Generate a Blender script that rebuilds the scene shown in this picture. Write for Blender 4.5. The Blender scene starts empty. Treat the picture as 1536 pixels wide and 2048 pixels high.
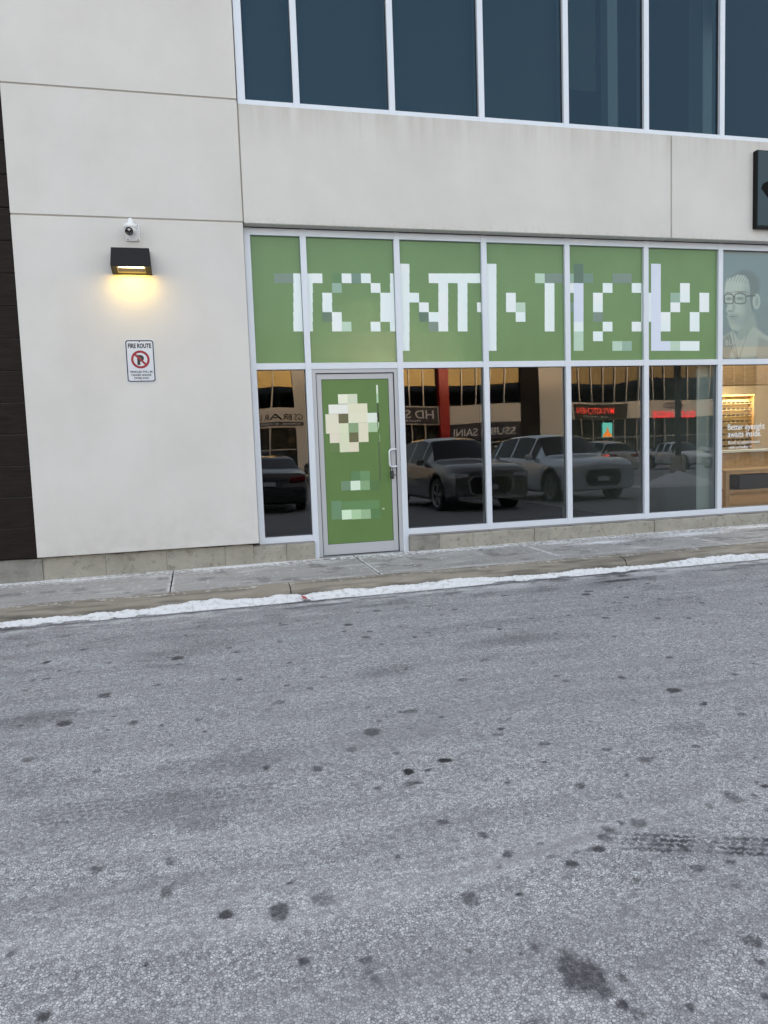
import bpy, bmesh, math, random
import numpy as np
from mathutils import Vector, Matrix
R = math.radians
random.seed(7); rng = np.random.default_rng(7)
C = bpy.context.scene.collection
sc = bpy.context.scene

# ------------------------------------------------------------------ camera
CAM_H = 1.3235; CAM_Y = -8.6
F_PX, PITCH, YAW, ROLL = 1494.3, R(5.289), R(13.939), R(2.043)
fwd = Vector((math.sin(YAW) * math.cos(PITCH), math.cos(YAW) * math.cos(PITCH), -math.sin(PITCH)))
right = Vector((math.cos(YAW), -math.sin(YAW), 0)); down = fwd.cross(right)
rx = right * math.cos(ROLL) + down * math.sin(ROLL)
dn = -right * math.sin(ROLL) + down * math.cos(ROLL)
cam_d = bpy.data.cameras.new('camera'); cam = bpy.data.objects.new('camera', cam_d); C.objects.link(cam)
M3 = Matrix((rx, -dn, -fwd)).transposed()
cam.matrix_world = Matrix.Translation((0, CAM_Y, CAM_H)) @ M3.to_4x4()
cam_d.sensor_fit = 'VERTICAL'; cam_d.sensor_height = 36; cam_d.lens = F_PX / 2048 * 36
cam_d.clip_start = 0.05; cam_d.clip_end = 6000
sc.camera = cam

# ------------------------------------------------------------------ sky, sun, exposure
SUN_EL, SUN_AZ = R(4.5), R(14)          # dusk: sun low behind the shop, a little to its right
w = bpy.data.worlds.new('World'); sc.world = w; w.use_nodes = True
nt = w.node_tree; nt.nodes.clear()
out = nt.nodes.new('ShaderNodeOutputWorld'); bg = nt.nodes.new('ShaderNodeBackground')
sky = nt.nodes.new('ShaderNodeTexSky'); sky.sky_type = 'NISHITA'; sky.sun_disc = False
sky.sun_elevation = SUN_EL; sky.sun_rotation = SUN_AZ
sky.air_density = 1.0; sky.dust_density = 5.0; sky.ozone_density = 1.0
# thin, even high cloud all over the sky
tc = nt.nodes.new('ShaderNodeTexCoord'); mp = nt.nodes.new('ShaderNodeMapping'); mp.inputs['Scale'].default_value = (1, 1, 3)
nz = nt.nodes.new('ShaderNodeTexNoise'); nz.inputs['Scale'].default_value = 2.2; nz.inputs['Detail'].default_value = 6
mr = nt.nodes.new('ShaderNodeMapRange'); mr.inputs['From Min'].default_value = .35; mr.inputs['From Max'].default_value = .75
mr.inputs['To Min'].default_value = .3; mr.inputs['To Max'].default_value = .6
cl = nt.nodes.new('ShaderNodeRGB'); cl.outputs[0].default_value = (1.74, 1.60, 1.60, 1)     # the even dusk cloud deck
mx = nt.nodes.new('ShaderNodeMixRGB')
L = nt.links.new
L(tc.outputs['Generated'], mp.inputs['Vector']); L(mp.outputs['Vector'], nz.inputs['Vector']); L(nz.outputs['Fac'], mr.inputs['Value'])
L(mr.outputs['Result'], mx.inputs['Fac'])
L(sky.outputs['Color'], mx.inputs['Color1']); L(cl.outputs[0], mx.inputs['Color2'])
L(mx.outputs['Color'], bg.inputs['Color']); bg.inputs['Strength'].default_value = 0.15
L(bg.outputs['Background'], out.inputs['Surface'])
sun_d = bpy.data.lights.new('sun', 'SUN'); sun_d.energy = 0.5; sun_d.angle = R(2); sun_d.color = (1, .72, .45)
sun = bpy.data.objects.new('sun', sun_d); C.objects.link(sun)
sd = Vector((math.sin(SUN_AZ) * math.cos(SUN_EL), math.cos(SUN_AZ) * math.cos(SUN_EL), math.sin(SUN_EL)))
sun.rotation_euler = (-sd).to_track_quat('-Z', 'Y').to_euler(); sun.location = (20, 60, 30)
vs = sc.view_settings
sc.display_settings.display_device = 'sRGB'
vs.view_transform = 'Standard'; vs.look = 'None'; vs.gamma = 1; vs.use_curve_mapping = False
vs.exposure = 3.06
sc.cycles.use_denoising = True
sc.cycles.max_bounces = 10; sc.cycles.glossy_bounces = 5; sc.cycles.transparent_max_bounces = 12
sc.cycles.caustics_reflective = False; sc.cycles.caustics_refractive = False

# ------------------------------------------------------------------ helpers
def lin(r, g, b):
    f = lambda c: (c / 255 / 12.92) if c / 255 <= .04045 else ((c / 255 + .055) / 1.055) ** 2.4
    return (f(r), f(g), f(b))

MATS = {}
def mat(name, col=(.5, .5, .5), rough=.6, metal=0., spec=.5, coat=0.):
    if name in MATS: return MATS[name]
    m = bpy.data.materials.new(name); m.use_nodes = True
    b = m.node_tree.nodes['Principled BSDF']
    b.inputs['Base Color'].default_value = (*col, 1); b.inputs['Roughness'].default_value = rough
    b.inputs['Metallic'].default_value = metal; b.inputs['Specular IOR Level'].default_value = spec
    b.inputs['Coat Weight'].default_value = coat; b.inputs['Coat Roughness'].default_value = .03
    MATS[name] = m
    return m

def N(m, t, **kw):
    n = m.node_tree.nodes.new(t)
    for k, v in kw.items():
        if k in n.inputs: n.inputs[k].default_value = v
        else: setattr(n, k, v)
    return n
def LK(m, a, b): m.node_tree.links.new(a, b)
def P(m): return m.node_tree.nodes['Principled BSDF']

def coords(m, scale=(1, 1, 1), kind='Object'):
    t = N(m, 'ShaderNodeTexCoord'); q = N(m, 'ShaderNodeMapping'); q.inputs['Scale'].default_value = scale
    LK(m, t.outputs[kind], q.inputs['Vector']); return q.outputs['Vector']
def noise(m, vec, scale, detail=4, rough=.55):
    n = N(m, 'ShaderNodeTexNoise'); n.inputs['Scale'].default_value = scale; n.inputs['Detail'].default_value = detail
    n.inputs['Roughness'].default_value = rough; LK(m, vec, n.inputs['Vector']); return n.outputs['Fac']
def rmap(m, v, a, b, c=0., d=1.):
    n = N(m, 'ShaderNodeMapRange'); n.inputs['From Min'].default_value = a; n.inputs['From Max'].default_value = b
    n.inputs['To Min'].default_value = c; n.inputs['To Max'].default_value = d; LK(m, v, n.inputs['Value']); return n.outputs['Result']
def mixc(m, fac, c1, c2, mode='MIX'):
    n = N(m, 'ShaderNodeMixRGB'); n.blend_type = mode
    for s, v in (('Fac', fac), ('Color1', c1), ('Color2', c2)):
        if hasattr(v, 'is_linked') or hasattr(v, 'links'): LK(m, v, n.inputs[s])
        else: n.inputs[s].default_value = v if s == 'Fac' else (*v, 1)
    return n.outputs['Color']
def mth(m, op, a, b=0.):
    n = N(m, 'ShaderNodeMath'); n.operation = op
    for i, v in enumerate((a, b)):
        if hasattr(v, 'links'): LK(m, v, n.inputs[i])
        else: n.inputs[i].default_value = v
    return n.outputs[0]
def bump(m, h, strength=.3, dist=.01):
    n = N(m, 'ShaderNodeBump'); n.inputs['Strength'].default_value = strength; n.inputs['Distance'].default_value = dist
    LK(m, h, n.inputs['Height']); LK(m, n.outputs['Normal'], P(m).inputs['Normal'])

def link(o, parent=None):
    C.objects.link(o)
    if parent is not None: o.parent = parent
    return o
def mesh(name, verts, faces, mats, parent=None, idx=None, smooth=False):
    me = bpy.data.meshes.new(name); me.from_pydata([tuple(v) for v in verts], [], faces)
    for m in (mats if isinstance(mats, (list, tuple)) else [mats]): me.materials.append(m)
    if idx is not None: me.polygons.foreach_set('material_index', idx)
    if smooth: me.polygons.foreach_set('use_smooth', [True] * len(me.polygons))
    me.update()
    return link(bpy.data.objects.new(name, me), parent)
def empty(name, loc=(0, 0, 0), rz=0, parent=None):
    o = bpy.data.objects.new(name, None); o.location = loc; o.rotation_euler = (0, 0, rz); o.empty_display_size = .1
    return link(o, parent)
def tag(o, label, cat, group=None):
    o['label'] = label; o['category'] = cat
    if group: o['group'] = group
    return o
def struct(o): o['kind'] = 'structure'; return o

class MB:
    """collects shapes for one mesh"""
    def __init__(s): s.v = []; s.f = []; s.i = []; s.sm = []
    def add(s, vs, fs, mi=0, sm=False):
        o = len(s.v); s.v += [tuple(v) for v in vs]; s.f += [tuple(o + k for k in f) for f in fs]
        s.i += [mi] * len(fs); s.sm += [sm] * len(fs)
    def box(s, x0, x1, y0, y1, z0, z1, mi=0, bev=0.):
        if bev <= 0:
            v = [(x, y, z) for z in (z0, z1) for y in (y0, y1) for x in (x0, x1)]
            s.add(v, [(0, 2, 3, 1), (4, 5, 7, 6), (0, 1, 5, 4), (2, 6, 7, 3), (0, 4, 6, 2), (1, 3, 7, 5)], mi)
        else:
            b = bmesh.new(); bmesh.ops.create_cube(b, size=1)
            for q in b.verts: q.co = ((x0 + x1) / 2 + q.co.x * (x1 - x0), (y0 + y1) / 2 + q.co.y * (y1 - y0), (z0 + z1) / 2 + q.co.z * (z1 - z0))
            bmesh.ops.bevel(b, geom=b.edges[:], offset=bev, segments=1, affect='EDGES')
            b.verts.index_update(); s.add([q.co[:] for q in b.verts], [[q.index for q in f.verts] for f in b.faces], mi); b.free()
    def tube(s, pts, r, n=10, mi=0, cap=True, radii=None):
        pts = [Vector(p) for p in pts]; rings = []; vs = []; fs = []
        up = None
        for k, p in enumerate(pts):
            d = (pts[min(k + 1, len(pts) - 1)] - pts[max(k - 1, 0)]).normalized()
            if up is None: up = d.orthogonal().normalized()
            else: up = (up - d * up.dot(d)).normalized()
            sd_ = d.cross(up); rr = radii[k] if radii else r
            for j in range(n):
                a = 2 * math.pi * j / n; vs.append(p + up * math.cos(a) * rr + sd_ * math.sin(a) * rr)
        for k in range(len(pts) - 1):
            for j in range(n):
                fs.append((k * n + j, k * n + (j + 1) % n, (k + 1) * n + (j + 1) % n, (k + 1) * n + j))
        s.add(vs, fs, mi, True)
        if cap: 
            o = [vs[j] for j in range(n)]; s.add(o, [tuple(reversed(range(n)))], mi)
            o = [vs[(len(pts) - 1) * n + j] for j in range(n)]; s.add(o, [tuple(range(n))], mi)
    def lathe(s, prof, n=20, mi=0, mtx=None):
        """prof: (r, z) along +Z, revolved"""
        vs = []; fs = []
        for r_, z in prof:
            for j in range(n):
                a = 2 * math.pi * j / n; v = Vector((r_ * math.cos(a), r_ * math.sin(a), z)); vs.append(mtx @ v if mtx else v)
        for k in range(len(prof) - 1):
            for j in range(n): fs.append((k * n + j, k * n + (j + 1) % n, (k + 1) * n + (j + 1) % n, (k + 1) * n + j))
        s.add(vs, fs, mi, True)
    def quadxz(s, x0, x1, z0, z1, y, mi=0):
        s.add([(x0, y, z0), (x1, y, z0), (x1, y, z1), (x0, y, z1)], [(0, 1, 2, 3)], mi)
    def build(s, name, mats, parent=None):
        me = bpy.data.meshes.new(name); me.from_pydata(s.v, [], s.f)
        for m in (mats if isinstance(mats, (list, tuple)) else [mats]): me.materials.append(m)
        me.polygons.foreach_set('material_index', s.i); me.polygons.foreach_set('use_smooth', s.sm); me.update()
        return link(bpy.data.objects.new(name, me), parent)
def box(name, b, m, parent=None, bev=0.):
    q = MB(); q.box(*b, bev=bev); return q.build(name, m, parent)

def text_mesh(s, size_h, width=None, extrude=.0008, bold=0.):
    """returns verts, faces of a text in its own XY plane, lower left at 0, cap height size_h, optional total width"""
    cu = bpy.data.curves.new('t', 'FONT'); cu.body = s; cu.size = 1; cu.extrude = 0; cu.offset = bold; cu.resolution_u = 3; cu.fill_mode = 'FRONT'
    o = bpy.data.objects.new('t', cu); C.objects.link(o)
    dg = bpy.context.evaluated_depsgraph_get(); me = bpy.data.meshes.new_from_object(o.evaluated_get(dg))
    v = np.array([q.co[:] for q in me.vertices]); f = [tuple(p.vertices) for p in me.polygons]
    bpy.data.objects.remove(o); bpy.data.curves.remove(cu); bpy.data.meshes.remove(me)
    v[:, 0] -= v[:, 0].min(); v[:, 1] -= 0
    cap = .729
    sy = size_h / cap; sx = sy if width is None else width / v[:, 0].max()
    return np.c_[v[:, 0] * sx, v[:, 1] * sy], f
def put_text(mb, s, x, z, h, y, width=None, center=True, mi=0, face=-1, bold=0.):
    """flat lettering on a plane facing -Y (face=-1) or +Y (face=1)"""
    v, f = text_mesh(s, h, width, bold=bold)
    wd = v[:, 0].max(); ox = -wd / 2 if center else 0
    if face < 0: vv = [(x + a + ox, y, z + b) for a, b in v]; ff = f
    else: vv = [(x - a - ox, y, z + b) for a, b in v]; ff = f
    mb.add(vv, ff, mi)

# ------------------------------------------------------------------ materials
def m_panel():
    m = mat('precast_panel', rough=.85, spec=.25); v = coords(m)
    a = noise(m, v, 1.1, 5); b = noise(m, v, 260, 3, .7); g = noise(m, v, 24, 4)
    c = mixc(m, rmap(m, a, .3, .7), (.625, .605, .58), (.695, .675, .65))
    c = mixc(m, rmap(m, b, .35, .65, 0, .22), c, (.44, .42, .39))
    # pinholes and small dirt flecks
    vo = N(m, 'ShaderNodeTexVoronoi'); vo.inputs['Scale'].default_value = 9; LK(m, v, vo.inputs['Vector'])
    pin = mth(m, 'LESS_THAN', vo.outputs['Distance'], .035)
    pin = mth(m, 'MULTIPLY', pin, rmap(m, g, .52, .6))
    c = mixc(m, mth(m, 'MULTIPLY', pin, .55), c, (.25, .23, .21))
    sepw = N(m, 'ShaderNodeSeparateXYZ'); tw = N(m, 'ShaderNodeTexCoord'); LK(m, tw.outputs['Object'], sepw.inputs[0])
    low = mth(m, 'POWER', rmap(m, sepw.outputs['Z'], 1.1, .24), 2.5); k = mth(m, 'MULTIPLY', low, rmap(m, noise(m, v, 5, 6, .65), .35, .7))
    c = mixc(m, mth(m, 'MULTIPLY', k, .35), c, (.33, .30, .26))
    run_ = noise(m, coords(m, (5, 1, .35)), 1.2, 5, .6); c = mixc(m, rmap(m, run_, .58, .78, 0, .07), c, (.42, .40, .37))
    pale = noise(m, coords(m, (.8, 1, .5)), 1.7, 3); c = mixc(m, rmap(m, pale, .5, .7, 0, .3), c, (.70, .69, .685))
    LK(m, c, P(m).inputs['Base Color'])
    h = mth(m, 'ADD', mth(m, 'MULTIPLY', b, .6), mth(m, 'MULTIPLY', g, .5)); bump(m, h, .28, .004)
    return m
def m_fascia():
    m = mat('precast_fascia', rough=.85, spec=.25); v = coords(m)
    a = noise(m, v, 1.3, 5); b = noise(m, v, 260, 3, .7); g = noise(m, v, 24, 4)
    c = mixc(m, rmap(m, a, .3, .7), (.62, .60, .575), (.69, .67, .645))
    c = mixc(m, rmap(m, b, .35, .65, 0, .22), c, (.42, .40, .37))
    # run-off streaks under the window sill
    vs_ = coords(m, (6.3, 1, .4)); st = mth(m, 'ADD', mth(m, 'MULTIPLY', noise(m, vs_, 1.0, 8, .72), .7), mth(m, 'MULTIPLY', noise(m, coords(m, (.9, 1, .3)), 1.7, 3), .3))
    sep = N(m, 'ShaderNodeSeparateXYZ'); t = N(m, 'ShaderNodeTexCoord'); LK(m, t.outputs['Object'], sep.inputs[0])
    hz = rmap(m, sep.outputs['Z'], 4.35, 5.0); hz = mth(m, 'POWER', hz, 2.2)
    lw = rmap(m, sep.outputs['Z'], 3.86, 3.76)
    k = mth(m, 'MULTIPLY', rmap(m, st, .42, .68), hz); k = mth(m, 'ADD', k, mth(m, 'MULTIPLY', rmap(m, g, .45, .7), mth(m, 'MULTIPLY', lw, .45)))
    vo = N(m, 'ShaderNodeTexVoronoi'); vo.inputs['Scale'].default_value = 8; LK(m, v, vo.inputs['Vector'])
    c = mixc(m, mth(m, 'MULTIPLY', mth(m, 'MULTIPLY', mth(m, 'LESS_THAN', vo.outputs['Distance'], .04), rmap(m, g, .5, .6)), .5), c, (.25, .23, .21))
    c = mixc(m, mth(m, 'MULTIPLY', k, .48), c, (.27, .25, .21))
    LK(m, c, P(m).inputs['Base Color'])
    h = mth(m, 'ADD', mth(m, 'MULTIPLY', b, .6), mth(m, 'MULTIPLY', g, .5)); bump(m, h, .28, .004)
    return m
def m_concrete(name, c1, c2, dirt, dark=.5, sc_=1.):
    m = mat(name, rough=.9, spec=.2); v = coords(m)
    a = noise(m, v, 3.2 * sc_, 6, .65); b = noise(m, v, 120, 4, .7); e = noise(m, v, 14 * sc_, 5, .6)
    c = mixc(m, rmap(m, a, .35, .65), c1, c2); c = mixc(m, rmap(m, b, .3, .7, 0, .3), c, dirt)
    c = mixc(m, mth(m, 'MULTIPLY', rmap(m, e, .55, .72), dark), c, dirt)
    vo = N(m, 'ShaderNodeTexVoronoi'); vo.inputs['Scale'].default_value = 34; LK(m, v, vo.inputs['Vector'])
    pit = mth(m, 'MULTIPLY', mth(m, 'LESS_THAN', vo.outputs['Distance'], .16), rmap(m, e, .5, .6))
    c = mixc(m, mth(m, 'MULTIPLY', pit, .75), c, (.06, .055, .05))
    LK(m, c, P(m).inputs['Base Color'])
    bump(m, mth(m, 'SUBTRACT', mth(m, 'ADD', b, mth(m, 'MULTIPLY', e, 1.5)), pit), .5, .008)
    return m
def m_attr_ground(name, kind):
    """road / sidewalk: the painted-on history of the surface (stains, salt, wet) comes from a vertex attribute"""
    m = mat(name, rough=.85, spec=.3); v = coords(m)
    at = N(m, 'ShaderNodeAttribute'); at.attribute_name = 'wear'; sp = N(m, 'ShaderNodeSeparateColor'); LK(m, at.outputs['Color'], sp.inputs[0])
    dk, wt, sa = sp.outputs[0], sp.outputs[1], sp.outputs[2]
    if kind == 'road':
        vo = N(m, 'ShaderNodeTexVoronoi'); vo.inputs['Scale'].default_value = 100; vo.inputs['Randomness'].default_value = 1; LK(m, v, vo.inputs['Vector'])
        vd = N(m, 'ShaderNodeTexVoronoi'); vd.feature = 'DISTANCE_TO_EDGE'; vd.inputs['Scale'].default_value = 100; LK(m, v, vd.inputs['Vector'])
        sepc = N(m, 'ShaderNodeSeparateColor'); LK(m, vo.outputs['Color'], sepc.inputs[0])
        fine = noise(m, v, 330, 3, .7); mid = noise(m, v, 48, 4, .7); clump = noise(m, v, 19, 4, .6)
        wv = N(m, 'ShaderNodeVectorMath'); wv.operation = 'ADD'; nzv = N(m, 'ShaderNodeTexNoise'); nzv.inputs['Scale'].default_value = .22; nzv.inputs['Detail'].default_value = 1; LK(m, v, nzv.inputs['Vector'])
        LK(m, v, wv.inputs[0]); LK(m, nzv.outputs['Color'], wv.inputs[1])
        def strk(sx_, sy_, sc2, det):
            q_ = N(m, 'ShaderNodeMapping'); q_.inputs['Scale'].default_value = (sx_, sy_, 1); q_.inputs['Rotation'].default_value = (0, 0, R(5)); LK(m, wv.outputs[0], q_.inputs['Vector']); return noise(m, q_.outputs['Vector'], sc2, det, .6)
        s1, s2, s3 = strk(.16, 2.2, 1.6, 5), strk(.35, 1.6, 2.6, 6), strk(.12, 5.5, 2.2, 4)
        med = noise(m, coords(m, (.8, 1.4, 1)), 4.5, 6, .68)
        stone = mixc(m, sepc.outputs[0], (.25, .253, .259), (.70, .708, .72))
        gap = rmap(m, vd.outputs['Distance'], .02, .15)
        c = mixc(m, gap, (.055, .055, .06), stone)
        c = mixc(m, rmap(m, fine, .3, .7, .0, .45), c, (.27, .268, .278))
        c = mixc(m, rmap(m, mid, .47, .64, 0, .48), c, (.145, .147, .152))
        c = mixc(m, rmap(m, mid, .5, .36, 0, .32), c, (.56, .566, .574))
        c = mixc(m, rmap(m, clump, .5, .66, 0, .3), c, (.165, .165, .172))
        c = mixc(m, rmap(m, clump, .46, .32, 0, .14), c, (.56, .56, .572))
        c = mixc(m, rmap(m, s1, .48, .68, 0, .42), c, (.2, .2, .208))
        c = mixc(m, rmap(m, s1, .44, .28, 0, .22), c, (.50, .50, .512))
        c = mixc(m, rmap(m, s2, .52, .72, 0, .42), c, (.17, .168, .176))
        c = mixc(m, rmap(m, s3, .54, .7, 0, .35), c, (.17, .168, .176))
        c = mixc(m, rmap(m, med, .54, .72, 0, .5), c, (.15, .149, .157))
        c = mixc(m, mth(m, 'MULTIPLY', sa, rmap(m, fine, .3, .6, .4, 1)), c, (.66, .665, .68))
        edge = mth(m, 'MULTIPLY', dk, rmap(m, mth(m, 'ADD', mid, fine), .7, 1.2, .75, 1.35))
        c = mixc(m, edge, c, (.048, .048, .053))
        c = mixc(m, wt, c, (.014, .014, .016))
        LK(m, c, P(m).inputs['Base Color'])
        LK(m, mth(m, 'SUBTRACT', .85, mth(m, 'MULTIPLY', wt, .4)), P(m).inputs['Roughness'])
        bump(m, mth(m, 'ADD', mth(m, 'MULTIPLY', gap, 1.), fine), .4, .003)
    else:
        fine = noise(m, v, 300, 3, .7); mid = noise(m, coords(m, (.5, 3, 1)), 7, 5, .65); big = noise(m, coords(m, (.5, 1.4, 1)), 1.6, 5, .6)
        c1, c2, c3 = ((.40, .392, .38), (.315, .308, .298), (.48, .472, .46)) if kind == 'walk' else ((.33, .295, .24), (.22, .195, .16), (.37, .34, .295))
        c = mixc(m, rmap(m, big, .35, .65), c1, c2); c = mixc(m, rmap(m, mid, .5, .72, 0, .5), c, c3)
        c = mixc(m, rmap(m, fine, .35, .7, 0, .35), c, (.12, .115, .105))
        c = mixc(m, dk, c, (.05, .047, .043)); 
        c = mixc(m, mth(m, 'MULTIPLY', sa, rmap(m, fine, .3, .5, .6, 1)), c, (.80, .81, .83))
        LK(m, c, P(m).inputs['Base Color']); bump(m, mth(m, 'ADD', fine, mth(m, 'MULTIPLY', sa, 1.)), .4, .004)
    return m
def m_snow():
    m = mat('snow', (.8, .81, .83), .7, spec=.3); v = coords(m)
    a = noise(m, v, 60, 5, .7); d = noise(m, v, 22, 5, .65)
    c = mixc(m, rmap(m, d, .5, .7, 0, .7), (.66, .67, .69), (.33, .315, .30))
    vo = N(m, 'ShaderNodeTexVoronoi'); vo.inputs['Scale'].default_value = 60; LK(m, v, vo.inputs['Vector'])
    c = mixc(m, mth(m, 'MULTIPLY', mth(m, 'LESS_THAN', vo.outputs['Distance'], .13), rmap(m, d, .42, .5)), c, (.10, .09, .085))
    LK(m, c, P(m).inputs['Base Color']); bump(m, a, .5, .01)
    P(m).inputs['Subsurface Weight'].default_value = .15; P(m).inputs['Subsurface Radius'].default_value = (.02, .02, .02)
    return m
def m_wood(name, c1, c2, sx=(1, 1, 1), rough=.55):
    m = mat(name, rough=rough); v = coords(m, sx); g = noise(m, v, 6, 6, .7); 
    LK(m, mixc(m, rmap(m, g, .3, .7), c1, c2), P(m).inputs['Base Color']); bump(m, g, .25, .003); return m
def m_glass(name, tint, r0, rc=(.97, .98, 1)):
    m = bpy.data.materials.new(name); m.use_nodes = True; n = m.node_tree; n.nodes.clear()
    o = N(m, 'ShaderNodeOutputMaterial'); t = N(m, 'ShaderNodeBsdfTransparent'); t.inputs['Color'].default_value = (*tint, 1)
    g = N(m, 'ShaderNodeBsdfGlossy'); g.inputs['Roughness'].default_value = 0.0; g.inputs['Color'].default_value = (*rc, 1)
    fr = N(m, 'ShaderNodeFresnel'); fr.inputs['IOR'].default_value = 1.5
    k = mth(m, 'ADD', mth(m, 'MULTIPLY', fr.outputs[0], 1. - r0), r0 - .04 * (1 - r0)); mx_ = N(m, 'ShaderNodeMixShader')
    LK(m, k, mx_.inputs[0]); LK(m, t.outputs[0], mx_.inputs[1]); LK(m, g.outputs[0], mx_.inputs[2]); LK(m, mx_.outputs[0], o.inputs[0])
    return m
def m_clear():
    m = bpy.data.materials.new('glass_inner_face'); m.use_nodes = True; m.node_tree.nodes.clear()
    o = N(m, 'ShaderNodeOutputMaterial'); t = N(m, 'ShaderNodeBsdfTransparent'); LK(m, t.outputs[0], o.inputs[0]); return m
def m_emit(name, col, s):
    m = mat(name, col, .5); P(m).inputs['Emission Color'].default_value = (*col, 1); P(m).inputs['Emission Strength'].default_value = s; return m

PANEL, FASCIA = m_panel(), m_fascia()
ALU = mat('anodised_aluminium', (.655, .695, .765), .42, .1, .5)
vv = coords(ALU, (1, 1, .2)); LK(ALU, rmap(ALU, noise(ALU, vv, 9, 4), .3, .7, .36, .52), P(ALU).inputs['Roughness'])
ALU_D = mat('aluminium_door', (.47, .475, .50), .45, .2)
GASKET = mat('gasket', (.012, .012, .013), .6)
SEAL = mat('sealant', (.40, .365, .32), .8)
PLINTH = m_concrete('plinth_concrete', (.41, .385, .33), (.32, .30, .255), (.14, .13, .11), .7)
PLINTH_D = m_concrete('plinth_stained', (.33, .315, .28), (.20, .192, .175), (.10, .095, .085), .6)
ROAD = m_attr_ground('asphalt', 'road'); WALK = m_attr_ground('sidewalk_concrete', 'walk'); KERB = m_attr_ground('kerb_concrete', 'kerb')
SNOW = m_snow()
SIDING = m_wood('dark_wood_siding', (.008, .0055, .0053), (.026, .018, .0165), (.9, 1, 14), .6); P(SIDING).inputs['Specular IOR Level'].default_value = .12
G_LOW = m_glass('storefront_glass', (.72, .78, .75), .11)
G_CLR = m_glass('clear_glass', (.88, .91, .90), .07)
G_UP = m_glass('upper_glass', (.40, .48, .50), .040, (.42, .72, 1))
G_OPP = m_glass('mirror_glass', (.10, .10, .10), .11)
CLEAR = m_clear()
def m_film(name, col):
    m = mat(name, col, .2 if name == 'green_vinyl' else .35, spec=.3 if name == 'green_vinyl' else .2); v = coords(m, (1, 1, .6)); n = noise(m, v, 2.2, 4)
    LK(m, mixc(m, rmap(m, n, .3, .7), tuple(c * .94 for c in col), tuple(c * 1.05 for c in col)), P(m).inputs['Base Color']); return m
FILM = m_film('green_vinyl', (.158, .270, .116)); FILM_D = m_film('green_vinyl_door', (.13, .22, .074))
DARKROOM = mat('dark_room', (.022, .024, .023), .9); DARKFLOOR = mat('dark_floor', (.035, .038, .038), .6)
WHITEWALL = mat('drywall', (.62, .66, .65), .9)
BLACKP = mat('black_paint', (.022, .023, .026), .45); DGREY = mat('charcoal_metal', (.011, .0115, .013), .5, .0, .2)
WHITEP = mat('white_plastic', (.74, .75, .76), .35); BLACKGL = mat('black_lens', (.006, .006, .007), .08)
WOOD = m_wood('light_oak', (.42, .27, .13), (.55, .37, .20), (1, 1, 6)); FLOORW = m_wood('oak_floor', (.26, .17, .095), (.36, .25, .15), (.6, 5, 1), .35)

# ------------------------------------------------------------------ ground levels
def tilt(x): return .0062 * np.clip(x, -8, 8)
def zroad(x, y): return -.12 + .024 * (np.maximum(y, -50) + 1.8) + tilt(x)
YK0, YK1, YG = -1.385, -1.60, -1.80      # sidewalk / kerb joint, kerb face, asphalt edge

# ------------------------------------------------------------------ road (one sheet, wear as an attribute)
def vnoise(x, y, s, seed=0):
    g = np.random.default_rng(seed).random((97, 97)); x = np.asarray(x) * s; y = np.asarray(y) * s
    xi = np.floor(x).astype(int); yi = np.floor(y).astype(int); fx = x - xi; fy = y - yi
    fx = fx * fx * (3 - 2 * fx); fy = fy * fy * (3 - 2 * fy)
    q = lambda a, b: g[a % 97, b % 97]
    return (q(xi, yi) * (1 - fx) + q(xi + 1, yi) * fx) * (1 - fy) + (q(xi, yi + 1) * (1 - fx) + q(xi + 1, yi + 1) * fx) * fy
def fbm(x, y, s, seed=0, o=4): return sum(vnoise(x, y, s * 2 ** k, seed + k) * .5 ** k for k in range(o)) / sum(.5 ** k for k in range(o))

def grid_object(name, xs, ys, zf, wear, m, parent=None):
    X, Y = np.meshgrid(xs, ys); nx, ny = len(xs), len(ys)
    Z = zf(X, Y); co = np.stack([X, Y, Z], -1).reshape(-1, 3).astype(np.float32)
    i = np.arange(nx * ny).reshape(ny, nx); q = np.stack([i[:-1, :-1], i[:-1, 1:], i[1:, 1:], i[1:, :-1]], -1).reshape(-1, 4)
    me = bpy.data.meshes.new(name); me.vertices.add(len(co)); me.vertices.foreach_set('co', co.ravel())
    me.loops.add(q.size); me.loops.foreach_set('vertex_index', q.ravel().astype(np.int32))
    me.polygons.add(len(q)); me.polygons.foreach_set('loop_start', np.arange(0, q.size, 4, dtype=np.int32))
    me.polygons.foreach_set('use_smooth', np.ones(len(q), bool))
    me.update(calc_edges=True); me.materials.append(m)
    W = np.clip(wear(X, Y), 0, 1).reshape(-1, 3); a = me.attributes.new('wear', 'FLOAT_COLOR', 'POINT')
    a.data.foreach_set('color', np.c_[W, np.ones(len(W))].astype(np.float32).ravel())
    return link(bpy.data.objects.new(name, me), parent)

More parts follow.
